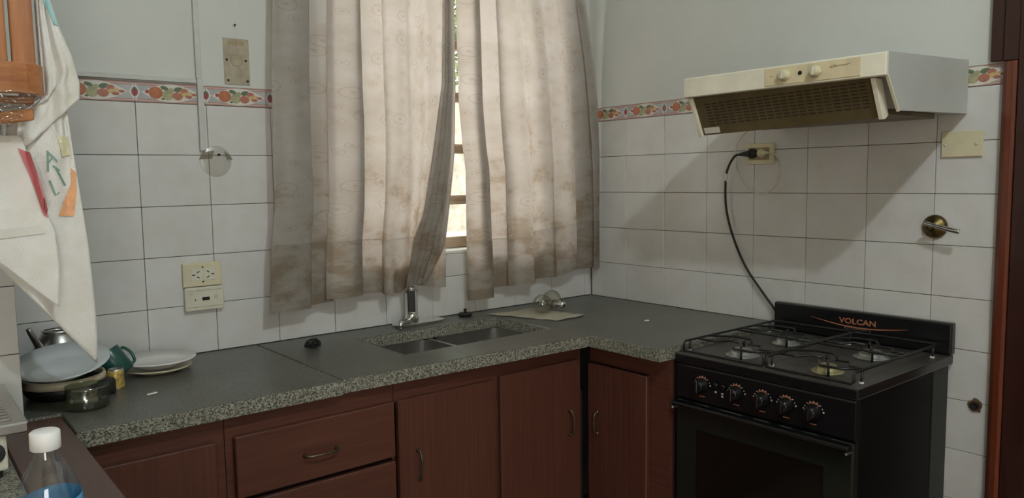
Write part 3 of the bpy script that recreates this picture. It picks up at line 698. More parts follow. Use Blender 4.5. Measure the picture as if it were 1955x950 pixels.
MR = Matrix(((0, 0, -1, 0), (-1, 0, 0, 0), (0, 1, 0, 0), (0, 0, 0, 1)))    # text plane facing -x
flat_text('VOLCAN', 0.029, 'orange_print', 'lettering', bs, Matrix.Translation((-0.0372, -1.207, 0.9385)) @ MR @ Matrix.Diagonal((1.0, 0.83, 1, 1)), bold=True)
flat_text('AUTOLIMPIANTE', 0.0115, 'grey_print', 'lettering', bs, Matrix.Translation((-0.0372, -1.207, 0.9195)) @ MR)
bm = B()
n = 24; top = []; bot = []
for i in range(n + 1):
    t = i / n; y = lerp(-1.052, -1.362, t); z = 0.945 - 0.017 * sin(pi * t) - 0.002 * t; w = 0.0022 * sin(pi * t) + 0.0004
    top.append(bm.verts.new((-0.0374, y, z + w))); bot.append(bm.verts.new((-0.0374, y, z - w * 0.6)))
for i in range(n): bm.faces.new((top[i], bot[i], bot[i + 1], top[i + 1]))
mk('swoosh', bm, 'orange_print', bs)
# control panel, knobs with printed ticks
bm = B(); prism(bm, [(-0.5455, 0.745), (-0.5455, 0.8545), (-0.568, 0.8545), (-0.572, 0.848), (-0.572, 0.752), (-0.566, 0.745)], 'Y', SY0 + 0.006, SY1 - 0.004, 0.001); cpn = mk('control_panel', bm, 'black_enamel', stove)
for q, y in enumerate((-1.0165, -1.132, -1.2145, -1.2855, -1.362)):
    z = 0.802
    bm = B(); lathe(bm, [(0, 0), (0.0215, 0), (0.0215, 0.005), (0.018, 0.009), (0.0165, 0.024), (0.014, 0.027), (0, 0.027)], (-0.5725, y, z), (-1, 0, 0), 24); k = mk('knob', bm, 'black_enamel', stove, smooth=True)
    bm = B(); box(bm, -0.606, -0.599, y - 0.004, y + 0.004, z - 0.018, z + 0.018, 0.0015); mk('knob_grip', bm, 'black_enamel', k)
    bm = B()
    for a in range(-3, 4):
        t = a * 0.38; yy, zz = y - sin(t) * 0.0265, z + cos(t) * 0.0265
        box(bm, -0.5732, -0.5721, yy - 0.0011, yy + 0.0011, zz - 0.0011, zz + 0.0011)
    for t in (-1.6, 1.6):
        yy, zz = y - sin(t) * 0.0275, z + cos(t) * 0.0275 + 0.004
        lathe(bm, [(0.0012, 0), (0.0025, 0), (0.0025, 0.0006), (0.0012, 0.0006)], (-0.5722, yy, zz), (-1, 0, 0), 10)
    mk('dial_marks', bm, 'white_print', cpn)
    bm = B()
    for i in range(9):
        t = (i - 4) * 0.16; yy, zz = y - sin(t) * 0.0228, z + cos(t) * 0.0228
        box(bm, -0.5731, -0.5721, yy - 0.002, yy + 0.002, zz - 0.0015, zz + 0.001 + 0.0004 * (4 - abs(i - 4)))
    b3 = B(); box(b3, -0.5731, -0.5721, y - 0.009, y + 0.009, z - 0.0345, z - 0.0325); mk('dial_dash', b3, 'orange_print', cpn)
    mk('dial_print', bm, 'orange_print', cpn)
for yy in (-1.065, -1.090):
    bm = B(); lathe(bm, [(0, 0), (0.008, 0), (0.008, 0.006), (0.006, 0.008), (0, 0.008)], (-0.5725, yy, 0.811), (-1, 0, 0), 16); mk('button', bm, 'black_enamel', stove, smooth=True)
bm = B()
for yy, zz in ((-1.063, 0.791), (-1.0855, 0.790), (-1.0855, 0.782)): box(bm, -0.5731, -0.5721, yy - 0.003, yy + 0.003, zz - 0.0022, zz + 0.0022)
mk('dial_marks', bm, 'white_print', cpn)
# oven door
bm = B(); box(bm, -0.575, -0.5455, SY0 + 0.008, SY1 - 0.005, 0.22, 0.7435, 0.004); od = mk('oven_door', bm, 'oven_glass', stove)
bm = B(); box(bm, -0.5757, -0.5748, SY0 + 0.085, SY1 - 0.08, 0.33, 0.665); mk('oven_window', bm, 'oven_window', od)
bm = B(); prism(bm, [(-0.5755, 0.742), (-0.5755, 0.7255), (-0.586, 0.7255), (-0.598, 0.730), (-0.603, 0.737), (-0.600, 0.7425)], 'Y', SY0 + 0.010, SY1 - 0.007, 0.001); hd = mk('door_handle', bm, 'black_enamel', od)
for y in (SY0 + 0.014, SY1 - 0.011):
    bm = B(); box(bm, -0.602, -0.576, y - 0.003, y + 0.003, 0.719, 0.7255, 0.001); mk('end_cap', bm, 'steel', hd)
bm = B(); box(bm, -0.572, -0.5455, SY0 + 0.008, SY1 - 0.005, 0.06, 0.214, 0.004); mk('bottom_drawer', bm, 'black_enamel', stove)
# burners
ZT_ = 0.8838
for (x, y, r, m) in ((-0.46, -1.075, 0.036, 'burner_alu'), (-0.225, -1.075, 0.030, 'burner_alu'), (-0.46, -1.3375, 0.030, 'burner_brass'), (-0.215, -1.3375, 0.036, 'burner_alu')):
    bm = B(); lathe(bm, [(0, 0.0002), (r + 0.014, 0.0002), (r + 0.012, 0.003), (r, 0.004), (r * 0.95, 0.012), (r * 0.8, 0.014), (0, 0.014)], (x, y, ZT_), (0, 0, 1), 28); b1 = mk('burner', bm, m, stove, smooth=True)
    bm = B(); lathe(bm, [(0, 0.0145), (r * 0.78, 0.0145), (r * 0.80, 0.018), (r * 0.7, 0.0205), (0, 0.021)], (x, y, ZT_), (0, 0, 1), 24); mk('burner_cap', bm, m if r < 0.033 else 'burner_alu', b1, smooth=True)
# wire pan supports: a frame on feet with four bent fingers over each burner
def grate(y0, y1, yb):
    zt = ZT_ + 0.034; zl = ZT_ + 0.006; R = 0.0038; xf, xb = -0.553, -0.062
    bm = B()
    yl, yr = y1, y0                                    # left (larger y) and right
    tube(bm, [(xf, yl, zl + 0.001), (xf, yl - 0.006, zl), (xf, yr + 0.006, zl), (xf, yr, zl + 0.005), (xf, yr, zt - 0.006), (xf + 0.006, yr, zt), (xb - 0.006, yr, zt), (xb, yr + 0.006, zt), (xb, yl - 0.006, zt), (xb - 0.006, yl, zt), (xf + 0.006, yl, zt), (xf, yl, zt - 0.006), (xf, yl, zl)], R, 8)
    fr = mk('pan_support', bm, 'grate_iron', stove, smooth=True)
    xm = (xf + xb) / 2 + 0.02
    def finger(pts):
        bm = B(); tube(bm, pts, R * 0.9, 8); mk('finger', bm, 'grate_iron', fr, smooth=True)
    finger([(xm, yl, zt), (xm, yr, zt)])
    for bx in (-0.46, -0.22):
        for s in (-1, 1):
            ye = yl if s > 0 else yr
            finger([(bx + s * 0.052, yb + s * 0.03, ZT_ + 0.001), (bx + s * 0.052, yb + s * 0.03, zt - 0.004), (bx + s * 0.048, yb + s * 0.026, zt), (bx + s * 0.012, yb + s * 0.006, zt)])
            finger([(bx - 0.03, ye, zt), (bx - 0.03, yb + s * 0.075, zt), (bx + 0.012, yb + s * 0.055, zt), (bx + 0.004, yb + s * 0.018, zt)])
            finger([(bx + s * 0.03, ye, zt), (bx + s * 0.075, yb + s * 0.075, zt), (bx + s * 0.075, yb + s * 0.02, zt), (bx + s * 0.03, yb - s * 0.010, zt)])
    for (x, y) in ((xf + 0.045, yr), (xf + 0.03, yl), (xb - 0.03, yl), (xb - 0.03, yr)):
        bm = B(); tube(bm, [(x, y, zt - 0.002), (x - 0.002, y, zl + 0.01), (x - 0.004, y, ZT_ + 0.004)], R * 0.9, 8); ft = mk('foot', bm, 'grate_iron', fr, smooth=True)
        bm = B(); cyl(bm, (x - 0.004, y, ZT_ + 0.0002), (x - 0.004, y, ZT_ + 0.0045), 0.006, 12); mk('rubber_foot', bm, 'sticker_white', fr)
grate(-1.203, -0.935, -1.075); grate(-1.455, -1.212, -1.3375)

# ================================================================== WALL FITTINGS
# double socket and switch plate on the back wall
s1 = thing('wall_socket', 'cream double socket plate on the white tiles above the worktop', 'socket', (-1.676, 0, 1.142))
bm = B(); box(bm, -1.7335, -1.6185, -0.013, -0.0012, 1.106, 1.178, 0.003, 2); pl = mk('plate', bm, 'cream_plastic', s1)
for x in (-1.6945, -1.655):
    bm = B(); box(bm, x - 0.017, x + 0.017, -0.0145, -0.0131, 1.124, 1.160, 0.0008); so = mk('outlet', bm, 'cream_pale', s1)
    bm = B(); s = 1 if x < -1.67 else -1
    for (dx, dz, rot) in ((0.005 * s, 0.008, -0.6 * s), (0.005 * s, -0.008, 0.6 * s), (-0.009 * s, 0.0, pi / 2)):
        b2 = B(); box(b2, -0.0045, 0.0045, -0.0151, -0.0144, -0.0014, 0.0014)
        bmesh.ops.rotate(b2, cent=(0, 0, 0), matrix=Matrix.Rotation(rot if rot != pi / 2 else 0, 3, 'Y'), verts=b2.verts); bmesh.ops.translate(b2, verts=b2.verts, vec=(x + dx, 0, 1.142 + dz))
        me = bpy.data.meshes.new('tmp'); b2.to_mesh(me); b2.free(); bm.from_mesh(me); bpy.data.meshes.remove(me)
    mk('pin_slots', bm, 'dark_hole', so)
for z in (1.164, 1.120):
    bm = B(); lathe(bm, [(0, 0), (0.0028, 0), (0.0024, 0.001), (0, 0.0012)], (-1.675, -0.0131, z), (0, -1, 0), 10); mk('screw', bm, 'dark_hole', s1)
s2 = thing('switch_plate', 'pale plastic switch plate with black rocker under the double socket', 'switch', (-1.676, 0, 1.068))
bm = B(); box(bm, -1.7325, -1.617, -0.020, -0.0012, 1.034, 1.1045, 0.003, 2); mk('plate', bm, 'cream_pale', s2)
bm = B(); box(bm, -1.683, -1.661, -0.0225, -0.0201, 1.064, 1.074, 0.0008); mk('rocker', bm, 'dark_hole', s2)
bm = B(); box(bm, -1.728, -1.622, -0.0207, -0.0201, 1.094, 1.0952); box(bm, -1.728, -1.622, -0.0207, -0.0201, 1.0445, 1.0457); box(bm, -1.720, -1.708, -0.0207, -0.0201, 1.086, 1.0875); mk('groove', bm, 'plastic_grime', s2)
bm = B(); lathe(bm, [(0, 0), (0.0022, 0), (0.0018, 0.001), (0, 0.001)], (-1.703, -0.0201, 1.067), (0, -1, 0), 10); mk('screw', bm, 'dark_hole', s2)
bm = B(); lathe(bm, [(0.0042, 0), (0.0055, 0), (0.0055, 0.001), (0.0042, 0.001)], (-1.641, -0.0201, 1.072), (0, -1, 0), 14); mk('lamp_ring', bm, 'plastic_grime', s2)
# cable trunking
t = thing('cable_trunking', 'painted cable trunking running along and down the back wall', 'trunking', (-1.66, 0, 1.72))
bm = B(); box(bm, -1.664, -1.648, -0.013, -0.0008, 1.727, CEIL - 0.002, 0.001); mk('riser', bm, 'conduit', t)
bm = B(); box(bm, -2.205, -1.6645, -0.013, -0.0008, 1.7115, 1.7245, 0.001); mk('horizontal_run', bm, 'conduit', t)
bm = B(); box(bm, -1.6625, -1.6455, -0.014, -0.0018, 1.513, 1.7265, 0.001); mk('drop', bm, 'conduit', t)
# suction hook residue
t = thing('suction_hook', 'cloudy clear suction cup stuck to the tile below the trunking', 'suction cup', (-1.615, 0, 1.48))
sheet_glass('cloudy', (0.90, 0.89, 0.86), 0.10, 0.3); sheet_glass('cloudy_dark', (0.78, 0.77, 0.72), 0.12, 0.3)
bm = B(); lathe(bm, [(0, 0.003), (0.020, 0.003), (0.046, 0.0012), (0.0475, 0.0002)], (-1.615, -0.0013, 1.482), (0, -1, 0), 36); mk('cup', bm, 'cloudy', t, smooth=True)
bm = B(); prism(bm, [(-1.667, 1.488), (-1.655, 1.508), (-1.62, 1.515), (-1.628, 1.49)], 'Y', -0.0075, -0.0045); mk('adhesive', bm, 'cloudy_dark', t); bm = B(); prism(bm, [(-1.59, 1.512), (-1.572, 1.50), (-1.565, 1.487), (-1.582, 1.488)], 'Y', -0.0075, -0.0045); mk('adhesive', bm, 'cloudy_dark', t)
bm = B(); lathe(bm, [(0, 0), (0.004, 0), (0.003, 0.006), (0, 0.007)], (-1.606, -0.0045, 1.502), (0, -1, 0), 10); mk('stud', bm, 'dark_hole', t)
# stained mounting patch with four screws
t = thing('mounting_patch', 'stained rectangular mounting patch with screws above the fruit border', 'patch', (-1.535, 0, 1.79))
bm = B(); box(bm, -1.5765, -1.497, -0.0020, -0.0004, 1.7155, 1.855, 0.0004); mk('plate', bm, 'stain', t)
for x, z in ((-1.567, 1.79), (-1.508, 1.79), (-1.565, 1.728), (-1.505, 1.728)):
    bm = B(); lathe(bm, [(0, 0), (0.0036, 0), (0.003, 0.003), (0, 0.0035)], (x, -0.0022, z), (0, -1, 0), 10); mk('screw', bm, 'dark_hole', t)
bm = B(); box(bm, -1.560, -1.512, -0.0028, -0.0021, 1.835, 1.847); mk('wear_mark', bm, 'plastic_grime', t); bm = B(); lathe(bm, [(0.016, 0), (0.019, 0), (0.019, 0.001), (0.016, 0.001)], (-1.537, -0.0022, 1.79), (0, -1, 0), 24); mk('wear_mark', bm, 'plastic_grime', t)
bm = B(); lathe(bm, [(0, 0), (0.002, 0), (0.0035, 0.006), (0, 0.007)], (-1.538, -0.0005, 1.895), (0, -1, 0), 10); nl = mk('nail', bm, 'dark_hole', t)
bm = B(); tube(bm, [(-1.538, -0.007, 1.895), (-1.534, -0.006, 1.86), (-1.529, -0.006, 1.825)], 0.0006, 5); mk('string', bm, 'sticker_white', t)
# right wall: socket with two plugs
s3 = thing('wall_socket', 'cream socket under the range hood with black and cream plugs in it', 'socket', (0, -0.83, 1.487), None)
bm = B(); box(bm, -0.011, -0.0012, -0.888, -0.775, 1.450, 1.523, 0.003, 2); mk('plate', bm, 'cream_plastic', s3)
bm = B(); box(bm, -0.0125, -0.0111, -0.872, -0.79, 1.465, 1.508, 0.001); mk('insert', bm, 'plastic_grime', s3)
p1 = thing('power_plug', 'black plug and cable from the stove in the cream socket', 'plug', (-0.02, -0.79, 1.487))
bm = B(); lathe(bm, [(0, 0), (0.016, 0), (0.018, 0.006), (0.017, 0.016), (0.012, 0.022), (0, 0.023)], (-0.0127, -0.812, 1.488), (-1, 0, 0), 18); tube(bm, [(-0.026, -0.808, 1.488), (-0.030, -0.790, 1.4875), (-0.031, -0.765, 1.486)], lambda q: lerp(0.014, 0.0045, q), 12, 4); mk('plug_body', bm, 'rubber', p1, smooth=True)
bm = B(); tube(bm, [(-0.031, -0.768, 1.4865), (-0.028, -0.742, 1.478), (-0.022, -0.712, 1.435), (-0.018, -0.7015, 1.38), (-0.016, -0.705, 1.29), (-0.016, -0.735, 1.19), (-0.016, -0.79, 1.085), (-0.017, -0.86, 1.0), (-0.020, -0.9135, 0.940), (-0.022, -0.9145, 0.905)], 0.0042, 10, 6); mk('cable', bm, 'rubber', p1, smooth=True)
bm = B(); tube(bm, [(-0.0205, -0.7065, 1.420), (-0.0195, -0.702, 1.395)], 0.0062, 10); box(bm, -0.0195, -0.0185, -0.7085, -0.702, 1.388, 1.422); mk('tape_tag', bm, 'sticker_white', p1)
p2 = thing('power_plug', 'cream plug with a thin looped cord leading up to the range hood', 'plug', (-0.02, -0.85, 1.487))
bm = B(); lathe(bm, [(0, 0), (0.015, 0), (0.016, 0.006), (0.014, 0.015), (0, 0.017)], (-0.0127, -0.8465, 1.488), (-1, 0, 0), 18); tube(bm, [(-0.026, -0.850, 1.488), (-0.027, -0.865, 1.4885), (-0.025, -0.878, 1.488)], lambda q: lerp(0.010, 0.004, q), 10, 3); mk('plug_body', bm, 'cream_plastic', p2, smooth=True)
bm = B(); tube(bm, [(-0.025, -0.876, 1.488), (-0.020, -0.900, 1.481), (-0.013, -0.916, 1.45), (-0.010, -0.912, 1.405), (-0.009, -0.885, 1.362), (-0.009, -0.84, 1.348), (-0.009, -0.79, 1.367), (-0.009, -0.752, 1.42), (-0.009, -0.737, 1.48), (-0.010, -0.745, 1.53), (-0.02, -0.80, 1.575), (-0.05, -0.882, 1.60)], 0.0024, 8, 6); mk('cord', bm, 'cream_pale', p2, smooth=True)
# blank cover plate
t = thing('cover_plate', 'blank cream cover plate on the tiles next to the door frame', 'cover plate', (0, -1.477, 1.492))
bm = B(); box(bm, -0.008, -0.0012, -1.531, -1.4225, 1.455, 1.5285, 0.002); mk('plate', bm, 'cream_plastic', t)
for y in (-1.515, -1.434):
    bm = B(); lathe(bm, [(0, 0), (0.0045, 0), (0.004, 0.002), (0, 0.0024)], (-0.0081, y, 1.491), (-1, 0, 0), 12); mk('screw', bm, 'cream_pale', t, smooth=True)
# gas valve
t = thing('gas_valve', 'round brass gas tap rosette with chrome lever on the right wall', 'gas valve', (0, -1.412, 1.254))
bm = B(); lathe(bm, [(0.0, 0.0005), (0.035, 0.0005), (0.0345, 0.006), (0.029, 0.013), (0.017, 0.019), (0.015, 0.022), (0.0, 0.022)], (-0.001, -1.412, 1.254), (-1, 0, 0), 36); mk('rosette', bm, 'brass_aged', t, smooth=True)
bm = B(); cyl(bm, (-0.0225, -1.412, 1.254), (-0.052, -1.412, 1.256), 0.008, 14); mk('stem', bm, 'brass_aged', t, smooth=True)
bm = B(); tube(bm, [(-0.056, -1.405, 1.2665), (-0.060, -1.43, 1.261), (-0.062, -1.46, 1.254), (-0.062, -1.485, 1.2485), (-0.060, -1.4995, 1.2455)], lambda q: lerp(0.0052, 0.0078, q), 12, 4); mk('lever', bm, 'chrome', t, smooth=True)
# capped pipe hole
t = thing('pipe_stub', 'rusty capped pipe stub low on the tiles between stove and door frame', 'pipe', (0, -1.538, 0.744))
bm = B(); prism(bm, [(-1.538 + (0.019 + 0.004 * sin(3.1 * k) + 0.002 * cos(5 * k)) * cos(2 * pi * k / 14), 0.744 + (0.020 + 0.004 * sin(2.3 * k)) * sin(2 * pi * k / 14)) for k in range(14)], 'X', -0.003, -0.0013); mk('mortar', bm, 'rust', t)
bm = B(); lathe(bm, [(0, 0), (0.0125, 0), (0.0125, 0.007), (0.008, 0.008), (0.007, 0.003), (0, 0.003)], (-0.0031, -1.538, 0.744), (-1, 0, 0), 16); mk('cap', bm, 'dark_hole', t, smooth=True)
# ceiling lamp
lp = thing('ceiling_lamp', 'bare white bulb hanging from the ceiling on a short cord', 'lamp', (LAMP_POS[0], LAMP_POS[1], CEIL - 0.001))
bm = B(); lathe(bm, [(0, 0), (0.05, 0), (0.045, -0.02), (0, -0.025)], (LAMP_POS[0], LAMP_POS[1], CEIL - 0.001), (0, 0, 1), 20); mk('rose', bm, 'white_plastic', lp)
bm = B(); cyl(bm, (LAMP_POS[0], LAMP_POS[1], CEIL - 0.025), (LAMP_POS[0], LAMP_POS[1], LAMP_POS[2] + 0.055), 0.016, 14); mk('socket', bm, 'white_plastic', lp)
bm = B(); lathe(bm, [(0, -0.045), (0.02, -0.04), (0.038, -0.022), (0.045, 0.0), (0.040, 0.022), (0.024, 0.045), (0.016, 0.054), (0, 0.054)], LAMP_POS, (0, 0, 1), 20); mk('bulb', bm, 'lamp_glow', lp, smooth=True)

# ================================================================== CURTAINS
ROD_Z, CY0 = 2.30, -0.066
rod = thing('curtain_rod', 'slim white curtain rod above the kitchen window', 'curtain rod', (-0.78, CY0, ROD_Z))
bm = B(); cyl(bm, (-1.56, CY0, ROD_Z), (-0.02, CY0, ROD_Z), 0.008, 12); mk('rod', bm, 'white_plastic', rod, smooth=True)
for x in (-1.54, -0.04):
    bm = B(); box(bm, x - 0.006, x + 0.006, CY0 + 0.009, -0.0005, ROD_Z - 0.012, ROD_Z + 0.012, 0.001); mk('bracket', bm, 'white_plastic', rod)
def folds(s, prof, amp):
    a = 0
    for f, ph, w in prof: a += w * sin(2 * pi * f * s + ph)
    return amp * a
def drape(xl, xr, hem, prof, amp, nu, nv, ztop=ROD_Z - 0.009, y0=CY0, wav=0.0, push=None, press=None, omega=None, z_from=None, z_to=None, yoff=0.0):
    """cloth between edge curves xl(z), xr(z); folds deepen towards the hem"""
    def P(u, v):
        s = u + 0.018 * sin(2 * pi * 3 * u + 0.5); zb = hem(s) if z_to is None else z_to(s)
        zt = ztop if z_from is None else z_from(s)
        z = lerp(zt, zb, v)
        g = (ztop - z) / (ztop - 1.03)                           # 0 at the rod, 1 at the hem
        k = 0.45 + 0.55 * g
        ph = 0.35 * sin(2.2 * g + 3 * s)
        x = lerp(xl(z), xr(z), s) + 0.010 * sin(2 * pi * 5.3 * s + 1.0) * g
        if omega:                                                # pleats that fold back over themselves
            f0, p0, a0 = omega; th = 2 * pi * f0 * s + p0 + ph
            e = min(1, s / 0.06, (1 - s) / 0.06)
            x += e * a0 * (0.75 + 0.55 * sin(5.1 * s + p0)) * (0.7 + 0.3 * g) * sin(2 * th) * 0.5
            y_om = e * amp * 0.75 * k * cos(th)
        else: y_om = 0
        y = y0 + y_om + folds(s + 0.010 * ph, prof, amp * k * (0.5 if omega else 1)) + 0.0025 * sin(31 * s + 9 * g) * g + yoff
        if push: y += push(s, g)
        if press: y = lerp(y, -0.022, press(x, z))
        return Vector((x, min(y, -0.016), z))
    def uvf(u, v):
        zb = hem(u) if z_to is None else z_to(u); zt = ztop if z_from is None else z_from(u); z = lerp(zt, zb, v)
        return (u * (xr(ROD_Z) - xl(ROD_Z)) * 1.35, z - 1.0)
    bm = B(); grid(bm, P, nu, nv, uvf); return bm
profL = [(4.0, 0.3, 0.55), (7.0, 1.2, 0.6), (12.0, 0.4, 0.30), (19.0, 2.0, 0.10)]
xlL = lambda z: interp([(1.0, -1.497), (1.2, -1.485), (1.33, -1.467), (1.5, -1.467), (1.73, -1.464), (1.97, -1.453), (2.3, -1.445)], z)
xrL = lambda z: interp([(1.0, -0.825), (1.21, -0.820), (1.32, -0.805), (1.5, -0.782), (1.6, -0.774), (2.3, -0.77)], z)
hemL = lambda s: interp([(0, 1.020), (0.06, 1.006), (0.2, 1.013), (0.335, 1.020), (0.345, 1.032), (0.45, 1.030), (0.455, 1.036), (0.64, 1.022), (0.74, 1.014), (0.82, 1.040), (1.0, 1.023)], s)
AMP = 0.021
cL = thing('curtain', 'sheer stained curtain panel whose loose edge is tucked behind the tap', 'curtain', (-1.15, CY0, 1.03), 'pair of window curtains')
tapside = lambda x, z: max(0, min(1, 2.2 - abs(x + 0.968) / 0.04)) * max(0, min(1, (1.14 - z) / 0.07))   # pressed to the wall behind the tap
mk('panel', drape(xlL, xrL, hemL, profL, AMP, 300, 60, omega=(3.6, 0.6, 0.075), press=tapside), 'curtain', cL)
seamL = lambda s: 1.219 + 0.004 * sin(7 * s)
mk('hem_band', drape(xlL, xrL, hemL, profL, AMP, 300, 16, omega=(3.6, 0.6, 0.075), z_from=seamL, yoff=-0.0018, press=lambda x, z: 0.92 * tapside(x, z)), 'curtain_hem', cL)
mk('hem_seam', drape(xlL, xrL, hemL, profL, AMP, 300, 1, omega=(3.6, 0.6, 0.075), z_from=seamL, z_to=lambda s: seamL(s) - 0.0022, yoff=-0.0030), 'seam_thread', cL)
# gathered edge pulled down to the tap
fl0 = [(1.02, -1.008), (1.06, -1.004), (1.2, -0.984), (1.30, -0.933), (1.5, -0.887), (1.75, -0.84), (2.3, -0.82)]
fr0 = [(1.02, -0.935), (1.044, -0.925), (1.18, -0.837), (1.32, -0.815), (1.5, -0.789), (1.75, -0.775), (2.3, -0.77)]
mk('gathered_edge', drape(lambda z: interp(fl0, z), lambda z: interp(fr0, z), lambda s: 1.046 + 0.008 * s, [(1.5, 0.2, 0.8), (3.0, 1.0, 0.4), (6.0, 0.3, 0.2)], 0.008, 50, 60, y0=CY0 - 0.032, push=lambda s, g: 0.010 * s), 'curtain', cL)
mk('gathered_edge', drape(lambda z: interp(fl0, z) + 0.012, lambda z: interp(fr0, z) - 0.012, lambda s: 1.050 + 0.008 * s, [(1.5, 0.9, 0.8), (4.0, 1.0, 0.4)], 0.006, 40, 50, y0=CY0 - 0.024, push=lambda s, g: 0.010 * s), 'curtain', cL)
profR = [(3.5, 2.2, 0.55), (6.0, 0.6, 0.6), (11.0, 1.4, 0.30), (17.0, 0.5, 0.10)]
xlR = lambda z: interp([(0.96, -0.719), (1.2, -0.720), (1.45, -0.719), (1.53, -0.731), (1.69, -0.744), (2.06, -0.746), (2.3, -0.75)], z)
xrR = lambda z: interp([(1.0, -0.012), (1.5, -0.012), (1.72, -0.022), (1.87, -0.039), (2.02, -0.063), (2.14, -0.087), (2.3, -0.11)], z)
hemR = lambda s: interp([(0.0, 0.960), (0.105, 0.964), (0.12, 0.993), (0.345, 0.997), (0.62, 1.010), (0.705, 1.022), (0.745, 1.031), (1.0, 1.026)], s)
seamR = lambda s: interp([(0, 1.184), (0.39, 1.184), (0.59, 1.212), (0.75, 1.226), (1, 1.230)], s)
cR = thing('curtain', 'sheer stained curtain panel hanging against the corner of the right wall', 'curtain', (-0.41, CY0, 1.0), 'pair of window curtains')
mk('panel', drape(xlR, xrR, hemR, profR, AMP, 300, 60, omega=(3.2, 2.0, 0.095)), 'curtain', cR)
mk('hem_band', drape(xlR, xrR, hemR, profR, AMP, 300, 16, omega=(3.2, 2.0, 0.095), z_from=seamR, yoff=-0.0018), 'curtain_hem', cR)
mk('hem_seam', drape(xlR, xrR, hemR, profR, AMP, 300, 1, omega=(3.2, 2.0, 0.095), z_from=seamR, z_to=lambda s: seamR(s) - 0.0022, yoff=-0.0030), 'seam_thread', cR)

# ================================================================== THINGS ON THE WORKTOP
Zc = CT + 0.0006
def plate_prof(R, h, t=0.004):
    return [(0, 0.0025), (R * 0.5, 0.0025), (R * 0.55, 0.0), (R * 0.60, 0.0), (R * 0.62, 0.004), (R * 0.96, h - 0.002), (R, h), (R * 0.985, h + t * 0.8), (R * 0.64, 0.008), (R * 0.6, 0.0065), (0, 0.0065)]
bm = B(); lathe(bm, plate_prof(0.090, 0.013), (-1.853, -0.145, Zc), (0, 0, 1), 48); tag(mk('plate', bm, 'cream_enamel', origin=(-1.853, -0.145, Zc), smooth=True), 'cream-rimmed plate underneath the white plate on the worktop', 'plate')
bm = B(); lathe(bm, plate_prof(0.101, 0.018), (-1.853, -0.148, Zc + 0.0172), (0, 0, 1), 56); tag(mk('plate', bm, 'porcelain', origin=(-1.853, -0.15, Zc + 0.017), smooth=True), 'white porcelain plate stacked on a cream plate beside the green mug', 'plate')
# frying pan carrying the bluish plate together with the jar
pan = thing('frying_pan', 'black pan with cream rim under the bluish plate by the pillar', 'pan', (-2.10, -0.245, Zc))
bm = B(); lathe(bm, [(0, 0), (0.068, 0), (0.082, 0.008), (0.092, 0.033), (0.0895, 0.033), (0.079, 0.010), (0, 0.004)], (-2.10, -0.240, Zc), (0, 0, 1), 40); mk('body', bm, 'black_matte', pan, smooth=True)
bm = B(); lathe(bm, [(0.0922, 0.030), (0.096, 0.033), (0.0965, 0.043), (0.094, 0.0505), (0.0885, 0.0505), (0.0897, 0.034), (0.0922, 0.0335)], (-2.10, -0.240, Zc), (0, 0, 1), 40); mk('rim', bm, 'cream_enamel', pan, smooth=True)
bm = B(); lathe(bm, plate_prof(0.108, 0.024), (-2.105, -0.276, Zc + 0.068), (-0.10, -0.20, 0.97), 56); tag(mk('plate', bm, 'porcelain_blue', origin=(-2.098, -0.268, Zc + 0.083), smooth=True), 'bluish-white plate resting on the black pan and ridged glass jar', 'plate')
jar = thing('glass_jar', 'ridged clear glass jar at the front of the worktop below the bluish plate', 'jar', (-2.098, -0.392, Zc))
R = 0.047
bm = B(); lathe(bm, [(0, 0), (R - 0.006, 0), (R, 0.006), (R, 0.028), (R - 0.002, 0.032), (R, 0.036), (R - 0.002, 0.040), (R, 0.044), (R - 0.002, 0.048), (R, 0.053), (R - 0.0035, 0.053), (R - 0.0035, 0.008), (R - 0.008, 0.005), (0, 0.005)], (-2.078, -0.408, Zc), (0, 0, 1), 40); mk('body', bm, 'jar_glass', jar, smooth=True)
# kettle
kt = thing('kettle', 'dull aluminium kettle with an angled spout in front of the back wall', 'kettle', (-2.078, -0.085, Zc))
kc = (-2.078, -0.080, Zc)
bm = B(); lathe(bm, [(0, 0), (0.058, 0), (0.064, 0.006), (0.066, 0.03), (0.063, 0.07), (0.054, 0.105), (0.043, 0.126), (0.037, 0.134), (0.035, 0.134), (0.0355, 0.128), (0.052, 0.10), (0.061, 0.06), (0.060, 0.008), (0, 0.004)], kc, (0, 0, 1), 36); mk('body', bm, 'aluminium', kt, smooth=True)
bm = B(); lathe(bm, [(0.0362, 0.130), (0.040, 0.131), (0.040, 0.137), (0.036, 0.138), (0.034, 0.137)], kc, (0, 0, 1), 32); mk('rim', bm, 'steel', kt, smooth=True)
bm = B(); lathe(bm, [(0, 0.126), (0.0345, 0.126), (0.0345, 0.129), (0, 0.1295)], kc, (0, 0, 1), 24); mk('opening', bm, 'dark_hole', kt)
bm = B(); tube(bm, [(-2.118, -0.105, Zc + 0.075), (-2.128, -0.115, Zc + 0.10), (-2.141, -0.124, Zc + 0.128), (-2.153, -0.132, Zc + 0.155)], lambda q: lerp(0.012, 0.0065, q), 12, 4); mk('spout', bm, 'aluminium', kt, smooth=True)
bm = B(); tube(bm, [(-2.040, -0.068, Zc + 0.11), (-2.012, -0.060, Zc + 0.125), (-2.000, -0.058, Zc + 0.10), (-2.008, -0.060, Zc + 0.06), (-2.016, -0.064, Zc + 0.045)], 0.006, 10, 5); mk('handle', bm, 'black_matte', kt, smooth=True)
